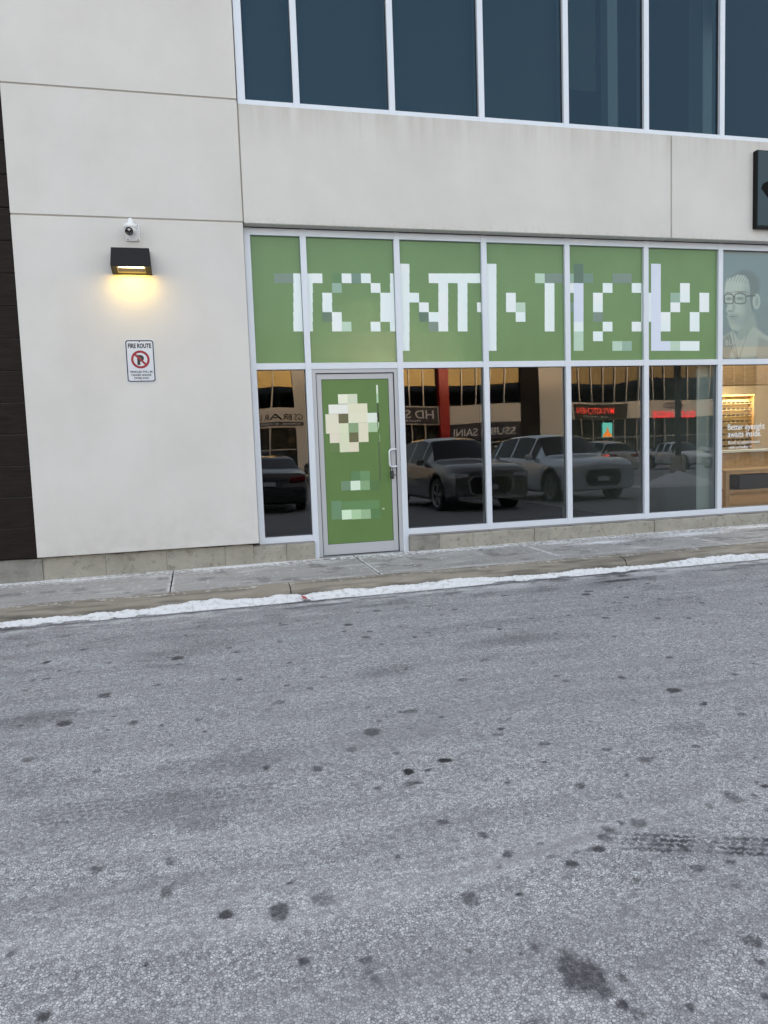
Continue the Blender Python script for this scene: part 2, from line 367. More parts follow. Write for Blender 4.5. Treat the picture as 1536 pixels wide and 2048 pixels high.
def road_wear(X, Y):
    dk = np.zeros_like(X); wt = np.zeros_like(X); sa = np.zeros_like(X)
    wob = (fbm(X, Y, 30, 3, 3) - .5)
    def spot(cx, cy, a, b, s, chan='d', soft=.35, ang=0., k_=.58):
        a *= k_; b *= k_
        m = (np.abs(X - cx) < 2.2 * max(a, b)) & (np.abs(Y - cy) < 2.2 * max(a, b))
        if not m.any(): return
        x = X[m] - cx; y = Y[m] - cy; ca, sa_ = math.cos(ang), math.sin(ang)
        r = np.sqrt(((x * ca + y * sa_) / a) ** 2 + ((-x * sa_ + y * ca) / b) ** 2) + wob[m] * .9
        k = s * np.clip((1 + soft / 2 - r) / soft, 0, 1)
        if chan == 'd': dk[m] = np.maximum(dk[m], k)
        else: wt[m] = np.maximum(wt[m], k)
    # stains read off the photograph, on the road where they lie
    spot(1.00, -6.76, .085, .14, .75, soft=.35, ang=.2, k_=.68); spot(1.02, -6.83, .05, .05, .7); spot(.98, -6.70, .05, .06, .6)
    spot(1.105, -6.80, .028, .03, .65); spot(1.07, -6.93, .03, .04, .5); spot(.919, -6.61, .035, .04, .55, soft=.6); spot(.87, -6.62, .02, .015, .7)
    spot(.875, -5.375, .040, .046, 1, 'w', .25, k_=.72); spot(1.066, -5.316, .056, .034, 1, 'w', .25, k_=.72)
    for cx, cy, a, b, s in [(1.041, -6.124, .036, .04, .7), (1.004, -5.977, .036, .045, .7), (.814, -6.333, .05, .06, .65), (1.439, -6.137, .055, .06, .62),
                            (2.10, -6.022, .06, .075, .55), (-.181, -5.789, .03, .05, .55), (-.187, -5.978, .035, .06, .6), (.35, -6.191, .04, .05, .5),
                            (1.48, -6.09, .035, .05, .6), (1.62, -6.08, .06, .06, .55), (1.36, -6.19, .07, .03, .5), (1.19, -6.19, .05, .02, .45), (1.29, -6.19, .025, .02, .5),
                            (1.965, -5.60, .07, .05, .5), (1.6, -5.30, .06, .035, .55), (1.85, -5.45, .05, .03, .6), (1.42, -5.12, .05, .03, .6), (1.02, -4.9, .04, .02, .5),
                            (1.9, -6.75, .06, .02, .6), (1.52, -6.86, .02, .035, .7), (1.22, -6.95, .02, .03, .75), (1.44, -6.97, .03, .02, .75),
                            (.24, -5.12, .035, .05, .85), (.67, -5.05, .05, .05, .6), (-.9, -4.65, .05, .05, .55)]: spot(cx, cy, a, b, s)
    r = np.random.default_rng(21)
    for _ in range(500):                                     # drips and small oil marks
        cx = r.uniform(-2.4, 7); cy = r.uniform(-7.4, -2.2); a = r.uniform(.006, .017) * (1 + .8 * (r.random() < .12)); spot(cx, cy, a * r.uniform(1, 1.9), a * r.uniform(1, 1.7), r.uniform(.4, .9), soft=.35, k_=1)
    for _ in range(30): spot(r.uniform(-2, 5), r.uniform(-6.5, -2.3), r.uniform(.010, .02), r.uniform(.010, .018), .95, 'w', .3, k_=.7)
    for _ in range(16): spot(r.uniform(-2, 6), r.uniform(-6.8, -2.4), r.uniform(.12, .4), r.uniform(.06, .16), r.uniform(.14, .3), soft=1.1, ang=r.uniform(-.3, .3), k_=.8)
    for cx, cy, a, b in [(-1.0, -4.05, .26, .16), (-.2, -5.34, .22, .14), (-.05, -5.55, .1, .08), (1.12, -3.96, .2, .13), (.1, -5.0, .35, .12), (2.2, -3.6, .4, .12)]: spot(cx, cy, a, b, .3, soft=1.0, k_=.85)
    # tyre tread prints: rows of small blocks along a path
    def track(p0, p1, width, strength, pitch=.042, rows=4):
        p0 = np.array(p0); p1 = np.array(p1); d = p1 - p0; ln = np.hypot(*d); d = d / ln; n = np.array([-d[1], d[0]])
        u = (X - p0[0]) * d[0] + (Y - p0[1]) * d[1]; v = (X - p0[0]) * n[0] + (Y - p0[1]) * n[1]
        m = (u > 0) & (u < ln) & (np.abs(v) < width / 2)
        rw = (v / width + .5) * rows; fr = rw - np.floor(rw); uu = u / pitch + np.floor(rw) * .5; fu = uu - np.floor(uu)
        k = ((fr > .16) & (fr < .86) & (fu > .2)) * strength * np.clip(u / .25, 0, 1) * np.clip(.45 + 1.6 * (fbm(X, Y, 14, 9, 3) - .3), 0, 1)
        dk[m] = np.maximum(dk[m], k[m])
    track((1.38, -6.13), (3.3, -6.92), .13, .95, .036, 4)
    track((-2.5, -4.02), (-.75, -4.08), .2, .4, .04, 5); track((-.9, -5.25), (.25, -5.37), .2, .36, .035, 5)
    track((1.5, -3.2), (4.2, -3.05), .2, .3, .05, 4)
    # wet joint and salt along the gutter
    e = YG - Y + (fbm(X, Y, 9, 30, 3) - .5) * .05
    wt = np.maximum(wt, np.clip(1.1 - np.abs(e - .018) / .022, 0, 1) * .9)
    sa = np.maximum(sa, np.clip(1 - np.abs(e - .11) / .08, 0, 1) * np.clip((fbm(X, Y, 7, 44, 4) - .35) * 3.2, 0, 1) * .75)
    nn = fbm(X * .35, Y, 10, 70, 4)
    near = np.clip(1 - (YG - Y) / .75, 0, 1)
    dk = np.maximum(dk, np.clip((nn - .56) * 9, 0, 1) * near * .62)          # damp, dirty patches near the kerb
    m = np.exp(-(((X - 3.95) / .3) ** 2 + ((Y + 2.13) / .06) ** 2)) + .8 * np.exp(-(((X - 4.1) / .12) ** 2 + ((Y + 1.95) / .07) ** 2)); dk = np.maximum(dk, np.clip(m * 1.5 + wob * .8 - .35, 0, .9))
    sa = np.maximum(sa, np.clip((fbm(X * .4, Y, 6, 90, 4) - .57) * 6, 0, 1) * near * .5)
    return np.stack([dk, wt, sa], -1)
xs = np.concatenate([-np.geomspace(160, 3.2, 26), np.arange(-2.9, 7.4, .012), np.geomspace(7.6, 160, 26)])
ys = np.concatenate([-np.geomspace(160, 8, 26), np.arange(-7.6, -5.2, .0082), np.arange(-5.2, YG, .0125), [YG + .0, YG + .22]])
road = struct(grid_object('road', xs, ys, zroad, road_wear, ROAD))
g = struct(mesh('ground', [(-1500, -1500, -1.75), (1500, -1500, -1.75), (1500, 1500, -1.75), (-1500, 1500, -1.75)], [(0, 1, 2, 3)], mat('far_ground', (.2, .2, .2), .9)))

# ------------------------------------------------------------------ sidewalk slabs
sidewalk = struct(empty('sidewalk'))
JX = [-6.5, -4.42, -2.37, -.312, 1.742, 3.811, 5.848, 7.9, 9.95, 12.]
def walk_wear_for(x0, x1):
    def f(X, Y):
        dk = np.zeros_like(X); sa = np.zeros_like(X)
        dj = np.minimum(X - x0, x1 - X); n1 = fbm(X, Y, 16, 5, 4); n2 = fbm(X * .6, Y, 2.4, 17, 3); n3 = fbm(X, Y, 45, 29, 2)
        sa = np.maximum(sa, np.clip(1 - dj / .03, 0, 1) * np.clip((n1 - .25) * 3, 0, 1) * .75)
        wall = np.clip(1 - (-.06 - Y) / .42, 0, 1)
        sa = np.maximum(sa, np.clip((n3 - .52) * 9, 0, 1) * np.clip(wall * 1.5 * (n2 > .3), 0, 1))
        sa = np.maximum(sa, np.clip((n2 * .7 + wall * .55 + n3 * .35 - .98) * 5, 0, 1))
        sa = np.maximum(sa, np.clip(1 - (-.06 - Y) / .06, 0, 1) * np.clip((n1 - .3) * 3, 0, 1))
        sa = np.maximum(sa, np.clip((n3 - .78) * 8, 0, .8))                       # loose salt
        sa = np.maximum(sa, np.clip((fbm(X * .25, Y, 9, 55, 4) - .60) * 5, 0, 1) * .32)  # brushed, dried brine
        sa = np.maximum(sa, np.clip(1 - (Y - YK0 - 0) / .03, 0, 1) * np.clip((n1 - .45) * 3, 0, 1) * .55)
        dk = np.maximum(dk, np.clip(1 - dj / .008, 0, 1) * .7); dk = np.maximum(dk, np.clip((fbm(X, Y, 5, 66, 4) - .6) * 4, 0, .4))
        # bays of brushed snow the photograph shows on the slab right of the door
        for cx, cy, a, b in [(4.75, -.5, .4, .13), (4.2, -.3, .25, .08), (6.05, -.4, .6, .17), (3.35, -.2, .55, .07), (2.75, -.14, .3, .05), (.35, -.17, .55, .07), (-1.2, -.2, .6, .06), (7.1, -.25, .5, .12)]:
            sa = np.maximum(sa, np.clip(1.25 - np.sqrt(((X - cx) / a) ** 2 + ((Y - cy) / b) ** 2) + (n3 - .5) * 1.3, 0, 1) * .9)
        return np.stack([dk, dk * 0, sa], -1)
    return f
for k in range(len(JX) - 1):
    a, b = JX[k] + .006, JX[k + 1] - .006; fine = -2.5 < JX[k + 1] and a < 7.8
    xs_ = np.arange(a, b, .0125 if fine else .1); xs_ = np.append(xs_, b); ys_ = np.append(np.arange(YK0 + .005, .02, .0125 if fine else .1), .02)
    def zf(X, Y, a=a, b=b):
        d = np.minimum(np.minimum(X - a, b - X), Y - YK0); return tilt(X) - .008 * np.clip(1 - d / .012, 0, 1) ** 2 + (Y * .006)
    o = grid_object('slab', xs_, ys_, zf, walk_wear_for(a, b), WALK, sidewalk)
    q = MB(); z = -.13; q.add([(a, YK0 + .005, z), (b, YK0 + .005, z), (b, YK0 + .005, tilt(b) - .014), (a, YK0 + .005, tilt(a) - .014)], [(0, 1, 2, 3)])
box('joint_bed', (-6.5, 12, YK0 - .01, .0, -.3, -.075), mat('joint_dirt', (.035, .032, .03), .95), sidewalk)
# ------------------------------------------------------------------ kerb
kerb = struct(empty('kerb'))
KJ = [-6.5, -2.9, .80, 4.36, 7.95, 12.]
for k in range(len(KJ) - 1):
    a, b = KJ[k] + .005, KJ[k + 1] - .005; xs_ = np.append(np.arange(a, b, .02), b)
    prof = [(YK0 - .004, -.06), (YK0 - .006, -.006), (YK0 - .014, -.001), (YK0 - .09, -.005), (YK0 - .16, -.014), (YK0 - .20, -.032), (YK0 - .225, -.06), (YK0 - .245, -.105), (YK0 - .252, -.135), (YK0 - .30, -.146), (YK0 - .38, -.148), (YK0 - .43, -.142)]
    t = np.concatenate([np.linspace(i, i + 1, 5)[:-1] for i in range(len(prof) - 1)] + [[len(prof) - 1]])
    py = np.interp(t, range(len(prof)), [p[0] for p in prof]); pz = np.interp(t, range(len(prof)), [p[1] for p in prof])
    idx_ = np.arange(len(t))
    def zf(X, Y, pz=pz): return tilt(X) + pz[:, None] + (fbm(X, Y, 9, 13, 3) - .5) * .006
    o = grid_object('kerb_stone', xs_, idx_.astype(float), lambda X, Y, pz=pz: tilt(X) + pz[Y.astype(int)] + (fbm(X, Y, 9, 13, 3) - .5) * .006,
                    lambda X, Y: np.stack([np.clip((fbm(X * .4, Y * .05, 8, 77, 4) - .5) * 2 + np.clip((Y - 22) / 10, 0, 1) * .55, 0, .75), X * 0, np.clip((fbm(X, Y * .05, 20, 88, 3) - .68) * 5, 0, .6) * (Y < 14)], -1), KERB, kerb)
    me = o.data; co = np.zeros(len(me.vertices) * 3, np.float32); me.vertices.foreach_get('co', co); co = co.reshape(-1, 3)
    co[:, 1] = py[np.round(co[:, 1]).astype(int)]; me.vertices.foreach_set('co', co.ravel()); me.flip_normals(); me.update()
# ------------------------------------------------------------------ snow ridge lying in the gutter
xs_ = np.arange(-6.4, 11.5, .012); tt = np.linspace(0, 1, 17); n = len(xs_)
hN = .3 + 1.5 * (fbm(xs_, xs_ * 0, 1.3, 4, 4) - .2) + .55 * (vnoise(xs_, xs_ * 0, 9, 12) - .5)
wN = .6 + 1.0 * (fbm(xs_, xs_ * 0 + 3, 1.1, 8, 3) - .5); wN2 = (fbm(xs_, xs_ * 0 + 9, 7, 18, 4) - .5) * .06
gap = 1 - np.exp(-((xs_ - .93) / .05) ** 2) * .75
co = []
for i in range(n):
    yb = YK0 - .242 - .02 * wN2[i] * 10; yf = YG + .012 + wN2[i] * .35
    for t in tt:
        y = yb + (yf - yb) * (1 - (1 - t) * wN[i] * 1.05) if t < 1 else yf
        hh = max(0, math.sin(math.pi * min(1, .12 + t * .88)) ** .6) * .055 * hN[i] * gap[i]
        kz = -.03 if t == 0 else -.14
        base = np.interp(t, [0, .25, .45, 1], [-.092, -.112, -.138, -.134])
        co.append((xs_[i], y, tilt(xs_[i]) + base + hh + (vnoise(xs_[i] * 1., y, 60, 5) - .5) * .012))
fs = [(i * 17 + j, i * 17 + j + 1, (i + 1) * 17 + j + 1, (i + 1) * 17 + j) for i in range(n - 1) for j in range(16)]
snow = mesh('snow_ridge', co, fs, SNOW, smooth=True); snow['kind'] = 'stuff'
snow['label'] = 'narrow ridge of ploughed white snow lying along the kerb'; snow['category'] = 'snow'
for x0_, l_, w_ in [(.905, .05, .03), (.93, .03, .024)][:1]:
    q = MB(); q.box(-.03, .03, -.02, .02, 0, .006, bev=.002); o = q.build('litter_scrap', mat('red_plastic', (.42, .05, .06), .5)); o.location = (x0_, YG + .06, -.088); o.rotation_euler = (.5, .35, .6)
    tag(o, 'small crumpled red scrap of litter lying in the snow ridge', 'litter')

# ------------------------------------------------------------------ the shop building
B = tag(empty('commercial_building'), 'pale precast two-storey shop building with green filmed storefront windows and dark siding', 'building')
YW = -.12                                    # face of the wall panels; mullions stand at y = 0
XL, XR = -1.684, .640
# precast wall panels and the recess behind their joints
for z0, z1 in ((.243, 3.757), (3.773, 5.032), (5.048, 9.0)): box('wall_panel', (XL, XR, YW, .10, z0, z1), PANEL, B, .004)
box('joint_filler', (XL + .004, XR - .004, YW + .009, .09, .25, 8.9), SEAL, B)
# wood-look siding boards left of the panels
zb = .238; i = 0
while zb < 8.8:
    h_ = .3265; q = MB(); yo = -.105 + random.uniform(-.002, .002); q.box(-5.2, XL - .006, yo, .02, zb + .006, min(zb + h_ - .006, 9.0), bev=.003); q.build('siding_board', SIDING, B); zb += h_
box('siding_backing', (-5.2, XL - .004, -.085, .05, .25, 8.9), BLACKP, B)
for z0, z1 in ((.243, 3.757), (3.773, 9.0)): box('wall_panel', (-9.5, -5.21, YW, .10, z0, z1), PANEL, B, .004)
# fascia panels over the storefront
FZ0, FZ1 = 3.757, 5.004
for x0, x1 in ((XR + .014, 5.948), (5.962, 11.2), (11.214, 15)):
    box('fascia_panel', (x0, x1, YW, .02, FZ0, FZ1), FASCIA, B, .006)
box('fascia_joint', (XR - .002, 15, YW + .02, .0, FZ0 + .02, FZ1 - .01), SEAL, B)
box('parapet_panel', (XR + .014, 15, YW, .02, 8.25, 9.0), PANEL, B, .006)
box('soffit_flashing', (XR + .002, 15, .022, .2, 3.744, 3.80), GASKET, B)

# plinth: cast blocks with rough faces
def block(x0, x1, z1, y, m, seed, rough=.006):
    nx = max(3, int((x1 - x0) / .03)); nz = 9; vs = []; fs = []; r = np.random.default_rng(seed)
    for j in range(nz + 1):
        for i_ in range(nx + 1):
            x = x0 + (x1 - x0) * i_ / nx; z = float(tilt(x)) - .03 + (z1 - float(tilt(x)) + .03) * j / nz
            ed = min(i_, nx - i_, nz - j); yy = y + (.005 if ed == 0 else 0) + (fbm(x * 1., z, 7, seed, 4) - .5) * rough * 3
            zz = z - (.012 * vnoise(x, 0, 9, seed) if j == nz else 0); vs.append((x, yy, zz))
    for j in range(nz):
        for i_ in range(nx): a = j * (nx + 1) + i_; fs.append((a, a + 1, a + nx + 2, a + nx + 1))
    o = len(vs); t = [nz * (nx + 1) + i_ for i_ in range(nx + 1)]
    for i_ in t: vs.append((vs[i_][0], .12, vs[i_][2]))
    for k in range(nx): fs.append((t[k], t[k + 1], o + k + 1, o + k))
    e0 = len(vs)
    for x in (x0, x1):                                       # ends
        col = [j * (nx + 1) + (0 if x == x0 else nx) for j in range(nz + 1)]; b0 = len(vs)
        for c_ in col: vs.append((vs[c_][0], .12, vs[c_][2]))
        for k in range(nz): f = (col[k], col[k + 1], b0 + k + 1, b0 + k); fs.append(f if x == x0 else tuple(reversed(f)))
    return mesh('concrete_block', vs, fs, m, B)
JP = [-5.2, -3.9, -2.75, -1.648, -1.015, -.375, .256, .575, .95, 1.285]
for k in range(len(JP) - 1):
    x0, x1 = JP[k] + .0015, JP[k + 1] - .0015; left = x1 < -1.6
    block(x0, x1, .232 if x1 < .6 else .205, -.072 if left else -.058, PLINTH_D if left else PLINTH, 100 + k, .004 if x1 < .5 else .008)
JP2 = [2.425, 2.80, 3.22, 4.05, 4.97, 5.75, 6.6, 7.5, 8.4, 9.6, 12, 15]
for k in range(len(JP2) - 1): block(JP2[k] + .002, JP2[k + 1] - .002, .197, -.058 - .004 * (k % 2), PLINTH_D if k in (0,) else PLINTH, 200 + k, .010)
box('foundation', (-9.5, 1.29, .0, .2, -.6, .21), PLINTH_D, B); box('foundation', (2.43, 15, .0, .2, -.6, .2), PLINTH_D, B)
box('foundation', (1.29, 2.43, .06, .2, -.6, -.02), PLINTH_D, B)

# storefront
def pane(name, x0, x1, z0, z1, y, m, parent, seed, amp=.0011, nx=10, nz=14):
    r = np.random.default_rng(seed); a1 = amp * r.choice([-1, 1]) * r.uniform(.5, 1.1); a2 = amp * .45 * r.uniform(-1, 1); a3 = amp * .4 * r.uniform(-1, 1)
    vs = []; fs = []
    for j in range(nz + 1):
        for i_ in range(nx + 1):
            u, v = i_ / nx, j / nz
            d = math.sin(math.pi * u) * math.sin(math.pi * v) * (a1 + a2 * math.sin(3 * math.pi * v + seed) + a3 * math.sin(2 * math.pi * u + seed))
            vs.append((x0 + (x1 - x0) * u, y + d, z0 + (z1 - z0) * v))
    for j in range(nz):
        for i_ in range(nx): a = j * (nx + 1) + i_; fs.append((a, a + 1, a + nx + 2, a + nx + 1))
    nf = len(fs); o = len(vs); yb = y + .012
    vs += [(x0, yb, z0), (x1, yb, z0), (x1, yb, z1), (x0, yb, z1)]; fs.append((o + 3, o + 2, o + 1, o))
    vs += [(x0, y, z0), (x1, y, z0), (x1, y, z1), (x0, y, z1)]; vs += vs[o:o + 4]
    for k in range(4): fs.append((o + 4 + k, o + 8 + k, o + 8 + (k + 1) % 4, o + 4 + (k + 1) % 4))
    ob = mesh(name, vs, fs, [m, CLEAR], parent, [0] * nf + [1] * 5)
    sm = [True] * nf + [False] * 5; ob.data.polygons.foreach_set('use_smooth', sm); return ob

HW = .0345                                                  # half width of a mullion
MX = [1.306, 2.398, 3.480, 4.574, 5.675, 6.775, 7.87, 8.965, 10.06, 11.155]
JAMB = (XR + .012, .7185)
Z_SB, Z_ST, Z_TB, Z_TT, Z_HB, Z_HT = .215, .284, 2.192, 2.263, 3.670, 3.746
def mullion(x0, x1, z0, z1, dark_foot=False, name='mullion', y0=0.):
    q = MB(); q.box(x0, x1, y0, y0 + .15, z0, z1, 0, .0015)
    if dark_foot: q.box(x0 + .002, x1 - .002, y0 - .002, y0 + .1, z0 - .014, z0 + .001, 1)
    return q.build(name, [ALU, GASKET], B)
def gasket_frame(q, x0, x1, z0, z1, y, t=.006):
    q.box(x0, x1, y - .004, y + .004, z0, z0 + t, 1); q.box(x0, x1, y - .004, y + .004, z1 - t, z1, 1)
    q.box(x0, x0 + t, y - .004, y + .004, z0, z1, 1); q.box(x1 - t, x1, y - .004, y + .004, z0, z1, 1)
mullion(JAMB[0], JAMB[1], Z_SB, Z_HT)
for k, x in enumerate(MX):
    if k < 2: mullion(x - HW, x + HW, .0 + float(tilt(x)), Z_HT)
    else:
        mullion(x - HW, x + HW, Z_SB - .018, Z_HT, True)
GY = .048
bays = [(JAMB[1], MX[0] - HW)] + [(MX[k] + HW, MX[k + 1] - HW) for k in range(len(MX) - 1)]
film_of = {}
for k, (x0, x1) in enumerate(bays):
    door_bay = (k == 1)
    q = MB()
    q.box(x0, x1, .003, .145, Z_HB, Z_HT - .002, 0, .001); q.box(x0, x1, .003, .145, Z_TB, Z_TT, 0, .001)
    if not door_bay: q.box(x0, x1, .003, .145, Z_SB, Z_ST, 0, .001)
    gasket_frame(q, x0 + .001, x1 - .001, Z_TT, Z_HB, GY)
    if not door_bay: gasket_frame(q, x0 + .001, x1 - .001, Z_ST, Z_TB, GY)
    wdw = q.build('window', [ALU, GASKET], B)
    if k <= 5:
        film_of[k] = wdw
        pane('glass_pane', x0, x1, Z_TT, Z_HB, GY, G_CLR, wdw, 30 + k, .0005)
        f = box('green_film', (x0 + .004, x1 - .004, GY - .010, GY - .0085, Z_TT + .004, Z_HB - .004), FILM, wdw)
    else: pane('glass_pane', x0, x1, Z_TT, Z_HB, GY, G_CLR, wdw, 30 + k, .0006)
    if not door_bay: pane('glass_pane', x0, x1, Z_ST, Z_TB, GY, G_CLR if k >= 6 else G_LOW, wdw, 50 + k * 3, .0008)
# blocky pale lettering on the film, cell by cell
PAL = {'W': (212, 222, 242), 'M': (216, 238, 230), 'L': (198, 205, 220), 'g': (112, 130, 120), 'l': (136, 164, 148), 'P': (170, 194, 176), 'd': (82, 108, 94), 'e': (88, 122, 84), 'k': (72, 92, 92), 'q': (104, 130, 118)}
ALBEDO = .93
def to_alb(c): return tuple(min(.86, v * 1.18) for v in lin(*c))
PM = {}
for k_, c_ in PAL.items(): PM[k_] = mat('vinyl_' + k_, to_alb(c_), .3, spec=.4)
def unproj(u, v, Y):
    d = rx * ((u - 768) / F_PX) + dn * ((v - 1024) / F_PX) + fwd; t = (Y - CAM_Y) / d.y
    return d.x * t, CAM_H + d.z * t
CELLS = []
def run(row, s):
    for tok in s.split():
        c, kk = tok.split(':'); a, b = (c.split('~') + [c])[:2] if '~' in c else (c, c)
        for cc in range(int(a), int(b) + 1): CELLS.append((cc, row, kk))
run(0, '-2~-1:g 0~1:W 2:M 4:e 5:M 6:q 7:W 10~11:W 14:M 15~18:W 19~20:W 25:P 26~27:g 28:l 29:d 30:q 33~34:g 37:L')
run(1, '0~1:W 4:l 8:M 10~11:W 15:W 17:W 20:W 26:W 28:M 29:L 32:W 35:W 37:L 40:M')
run(2, '0~1:W 3:W 9~11:W 12:W 15:M 17:W 20:W 22:M 26:W 29:L 31:M 36:W 37:L 39:l 40:W 42:M')
run(3, '0~1:W 3:W 9~11:W 13:M 15:M 17:W 19:M 20:W 22:M 23:P 26:W 28:q 29:L 31:W 36:W 37:L 39:M 42:M')
run(4, '0~1:W 3:d 4:M 9~11:W 13:d 14:W 15:M 17:W 20:W 23:W 26:W 29:L 31:g 36:W 37:L 38:M 41:W')
run(5, '0~1:W 4:M 5:P 8:W 10~11:W 14:g 15:M 17:W 20:W 26:W 29:W 32:W 35:M 37:L 38:W 41:W')
run(6, '11:W 20:W 29:P 31:W 37:L'); run(7, '11:W 20:W 29:P 33:P 34:l 37:L 38:L 39:P 40~41:W')
run(-1, '11:M 20:W 29:d 37:L')
kd = sorted(PAL); rect = {}
for c, r_, kk in CELLS:
    u0 = 586.7 + 19.33 * c; v0 = 547 + 19.33 * r_
    xa, za = unproj(u0, v0, .04); xb, zb_ = unproj(u0 + 19.33, v0 + 19.33, .04)
    xm0, zl_ = unproj(u0, v0 + 19.33, .04); xm1, zt = unproj(u0 + 19.33, v0, .04)
    x0, x1, z1, z0 = (xa + xm0) / 2, (xb + xm1) / 2, (za + zt) / 2, (zb_ + zl_) / 2
    for k, (b0, b1) in enumerate(bays[:6]):
        a, b = max(x0, b0 + .005), min(x1, b1 - .005)
        if b - a > .004: rect[(k, c, r_)] = (a, b, z0, z1, kk)
comp = {}; LETTER = {}; nc = 0
for key in rect:                                             # glyphs: cells of one pane that touch belong together
    if key in comp: continue
    stack = [key]; nc += 1
    while stack:
        a = stack.pop()
        if a in comp: continue
        comp[a] = nc; x0, x1, z0, z1, kk = rect[a]; LETTER.setdefault((a[0], nc), MB()).box(x0, x1, GY - .0112, GY - .0102, z0, z1, kd.index(kk))
        stack += [b for b in ((a[0], a[1] + dx_, a[2] + dz_) for dx_ in (-1, 0, 1) for dz_ in (-1, 0, 1)) if b in rect and b not in comp]
for (k, _), q in LETTER.items(): q.build('letter', [PM[c] for c in kd], film_of[k])
for x0, x1 in ((JAMB[0], MX[0] - HW), (MX[1] + HW, 15)): box('sill_flashing', (x0, x1, -.012, .14, .196, .2145), mat('flashing_grey', (.26, .255, .26), .6), B)
# door frame and door
DF0, DF1 = MX[0] + HW, MX[1] - HW
q = MB(); 
q.box(DF0, DF0 + .045, .012, .13, .005, Z_TB, 0, .001); q.box(DF1 - .045, DF1, .012, .13, .012, Z_TB, 0, .001); q.box(DF0 + .045, DF1 - .045, .012, .13, Z_TB - .045, Z_TB - .001, 0, .001)
q.box(DF0 + .045, DF0 + .051, .02, .06, .01, Z_TB - .045, 1); q.box(DF1 - .051, DF1 - .045, .02, .06, .01, Z_TB - .045, 1); q.box(DF0 + .045, DF1 - .045, .02, .06, Z_TB - .051, Z_TB - .045, 1)
q.build('door_frame', [ALU_D, GASKET], B)
box('threshold', (DF0, DF1, -.03, .14, -.02, .018), mat('threshold_metal', (.25, .25, .26), .5, .5), B, .004)
D0, D1 = DF0 + .053, DF1 - .053; DZ0, DZ1 = .026, Z_TB - .054; ST = .058; DY = .030
q = MB(); q.box(D0, D0 + ST, DY, DY + .045, DZ0, DZ1, 0, .002); q.box(D1 - ST, D1, DY, DY + .045, DZ0, DZ1, 0, .002)
q.box(D0 + ST, D1 - ST, DY + .001, DY + .044, DZ1 - .062, DZ1 - .001, 0, .001); q.box(D0 + ST, D1 - ST, DY + .001, DY + .044, DZ0 + .001, DZ0 + .125, 0, .001)
gasket_frame(q, D0 + ST, D1 - ST, DZ0 + .125, DZ1 - .062, DY + .014)
door = q.build('door', [ALU_D, GASKET], B)
GX0, GX1, GZ0, GZ1 = D0 + ST, D1 - ST, DZ0 + .125, DZ1 - .062
pane('glass_pane', GX0, GX1, GZ0, GZ1, DY + .020, G_CLR, door, 77, .0004)
box('green_film', (GX0 + .004, GX1 - .004, DY + .009, DY + .0105, GZ0 + .004, GZ1 - .004), FILM_D, door)
DB = [(818, 903, 300, 385, (222, 222, 202)), (903, 987, 298, 383, (198, 205, 182)), (735, 905, 390, 472, (227, 237, 213)), (905, 1075, 382, 470, (214, 211, 185)),
      (707, 822, 475, 555, (214, 210, 188)), (822, 908, 471, 555, (98, 98, 72)), (908, 1077, 470, 551, (216, 214, 190)), (1075, 1160, 463, 548, (215, 240, 210)),
      (710, 828, 555, 645, (214, 210, 188)), (828, 910, 555, 640, (208, 212, 182)), (910, 997, 552, 636, (130, 155, 118)), (997, 1083, 551, 636, (214, 210, 186)), (1083, 1163, 548, 632, (165, 190, 155)),
      (745, 830, 645, 728, (216, 208, 190)), (830, 915, 640, 725, (206, 210, 180)), (915, 998, 636, 720, (98, 100, 70)), (998, 1085, 636, 720, (214, 210, 186)),
      (745, 830, 728, 810, (95, 118, 75)), (832, 916, 725, 809, (208, 210, 182)), (916, 1000, 721, 806, (214, 205, 184)),
      (928, 1013, 976, 1059, (90, 124, 85)), (1013, 1097, 974, 1057, (104, 140, 98)), (845, 928, 1063, 1145, (108, 135, 108)), (928, 1013, 1060, 1143, (206, 240, 201)), (1013, 1097, 1058, 1142, (128, 160, 120)), (1097, 1185, 1055, 1140, (84, 114, 72)),
      (760, 850, 1237, 1400, (103, 135, 102)), (850, 1180, 1235, 1313, (96, 131, 87)), (850, 936, 1316, 1400, (200, 232, 192)), (936, 1020, 1313, 1398, (166, 196, 156)), (1020, 1105, 1311, 1395, (145, 174, 136)), (1105, 1190, 1309, 1393, (88, 122, 78)),
      (1153, 1168, 218, 295, (214, 236, 205)), (1155, 1172, 295, 377, (165, 195, 160)), (1160, 1175, 377, 462, (62, 84, 58)), (1164, 1178, 462, 545, (20, 26, 20)), (1178, 1188, 652, 720, (120, 142, 110)), (1178, 1190, 720, 1050, (88, 100, 74))]
q = MB(); dm = []
for n_, (a, b, c, d, col) in enumerate(DB):
    S = 1536 / 350; xa, za = unproj(490 + a / S, 720 + c / S, DY); xb, zb_ = unproj(490 + b / S, 720 + d / S, DY)
    xc, _ = unproj(490 + a / S, 720 + d / S, DY); xd, zd = unproj(490 + b / S, 720 + c / S, DY); _, ze = unproj(490 + a / S, 720 + d / S, DY)
    x0, x1, z0, z1 = (xa + xc) / 2, (xb + xd) / 2, (zb_ + ze) / 2, (za + zd) / 2
    dm.append(mat('door_vinyl_%d' % n_, to_alb(col), .3, spec=.4)); e = .0002 * (n_ % 3)
    q.box(x0, x1, DY + .0066 - e, DY + .0084, z0, z1, n_)
q.build('logo_print', dm, door)
q = MB(); pts = []
cx, cz = unproj(490 + 1130 / (1536 / 350), 720 + 560 / (1536 / 350), DY)
for k in range(13):
    a = R(-62 + 124 * k / 12); pts.append((a, k))
vs_ = []; 
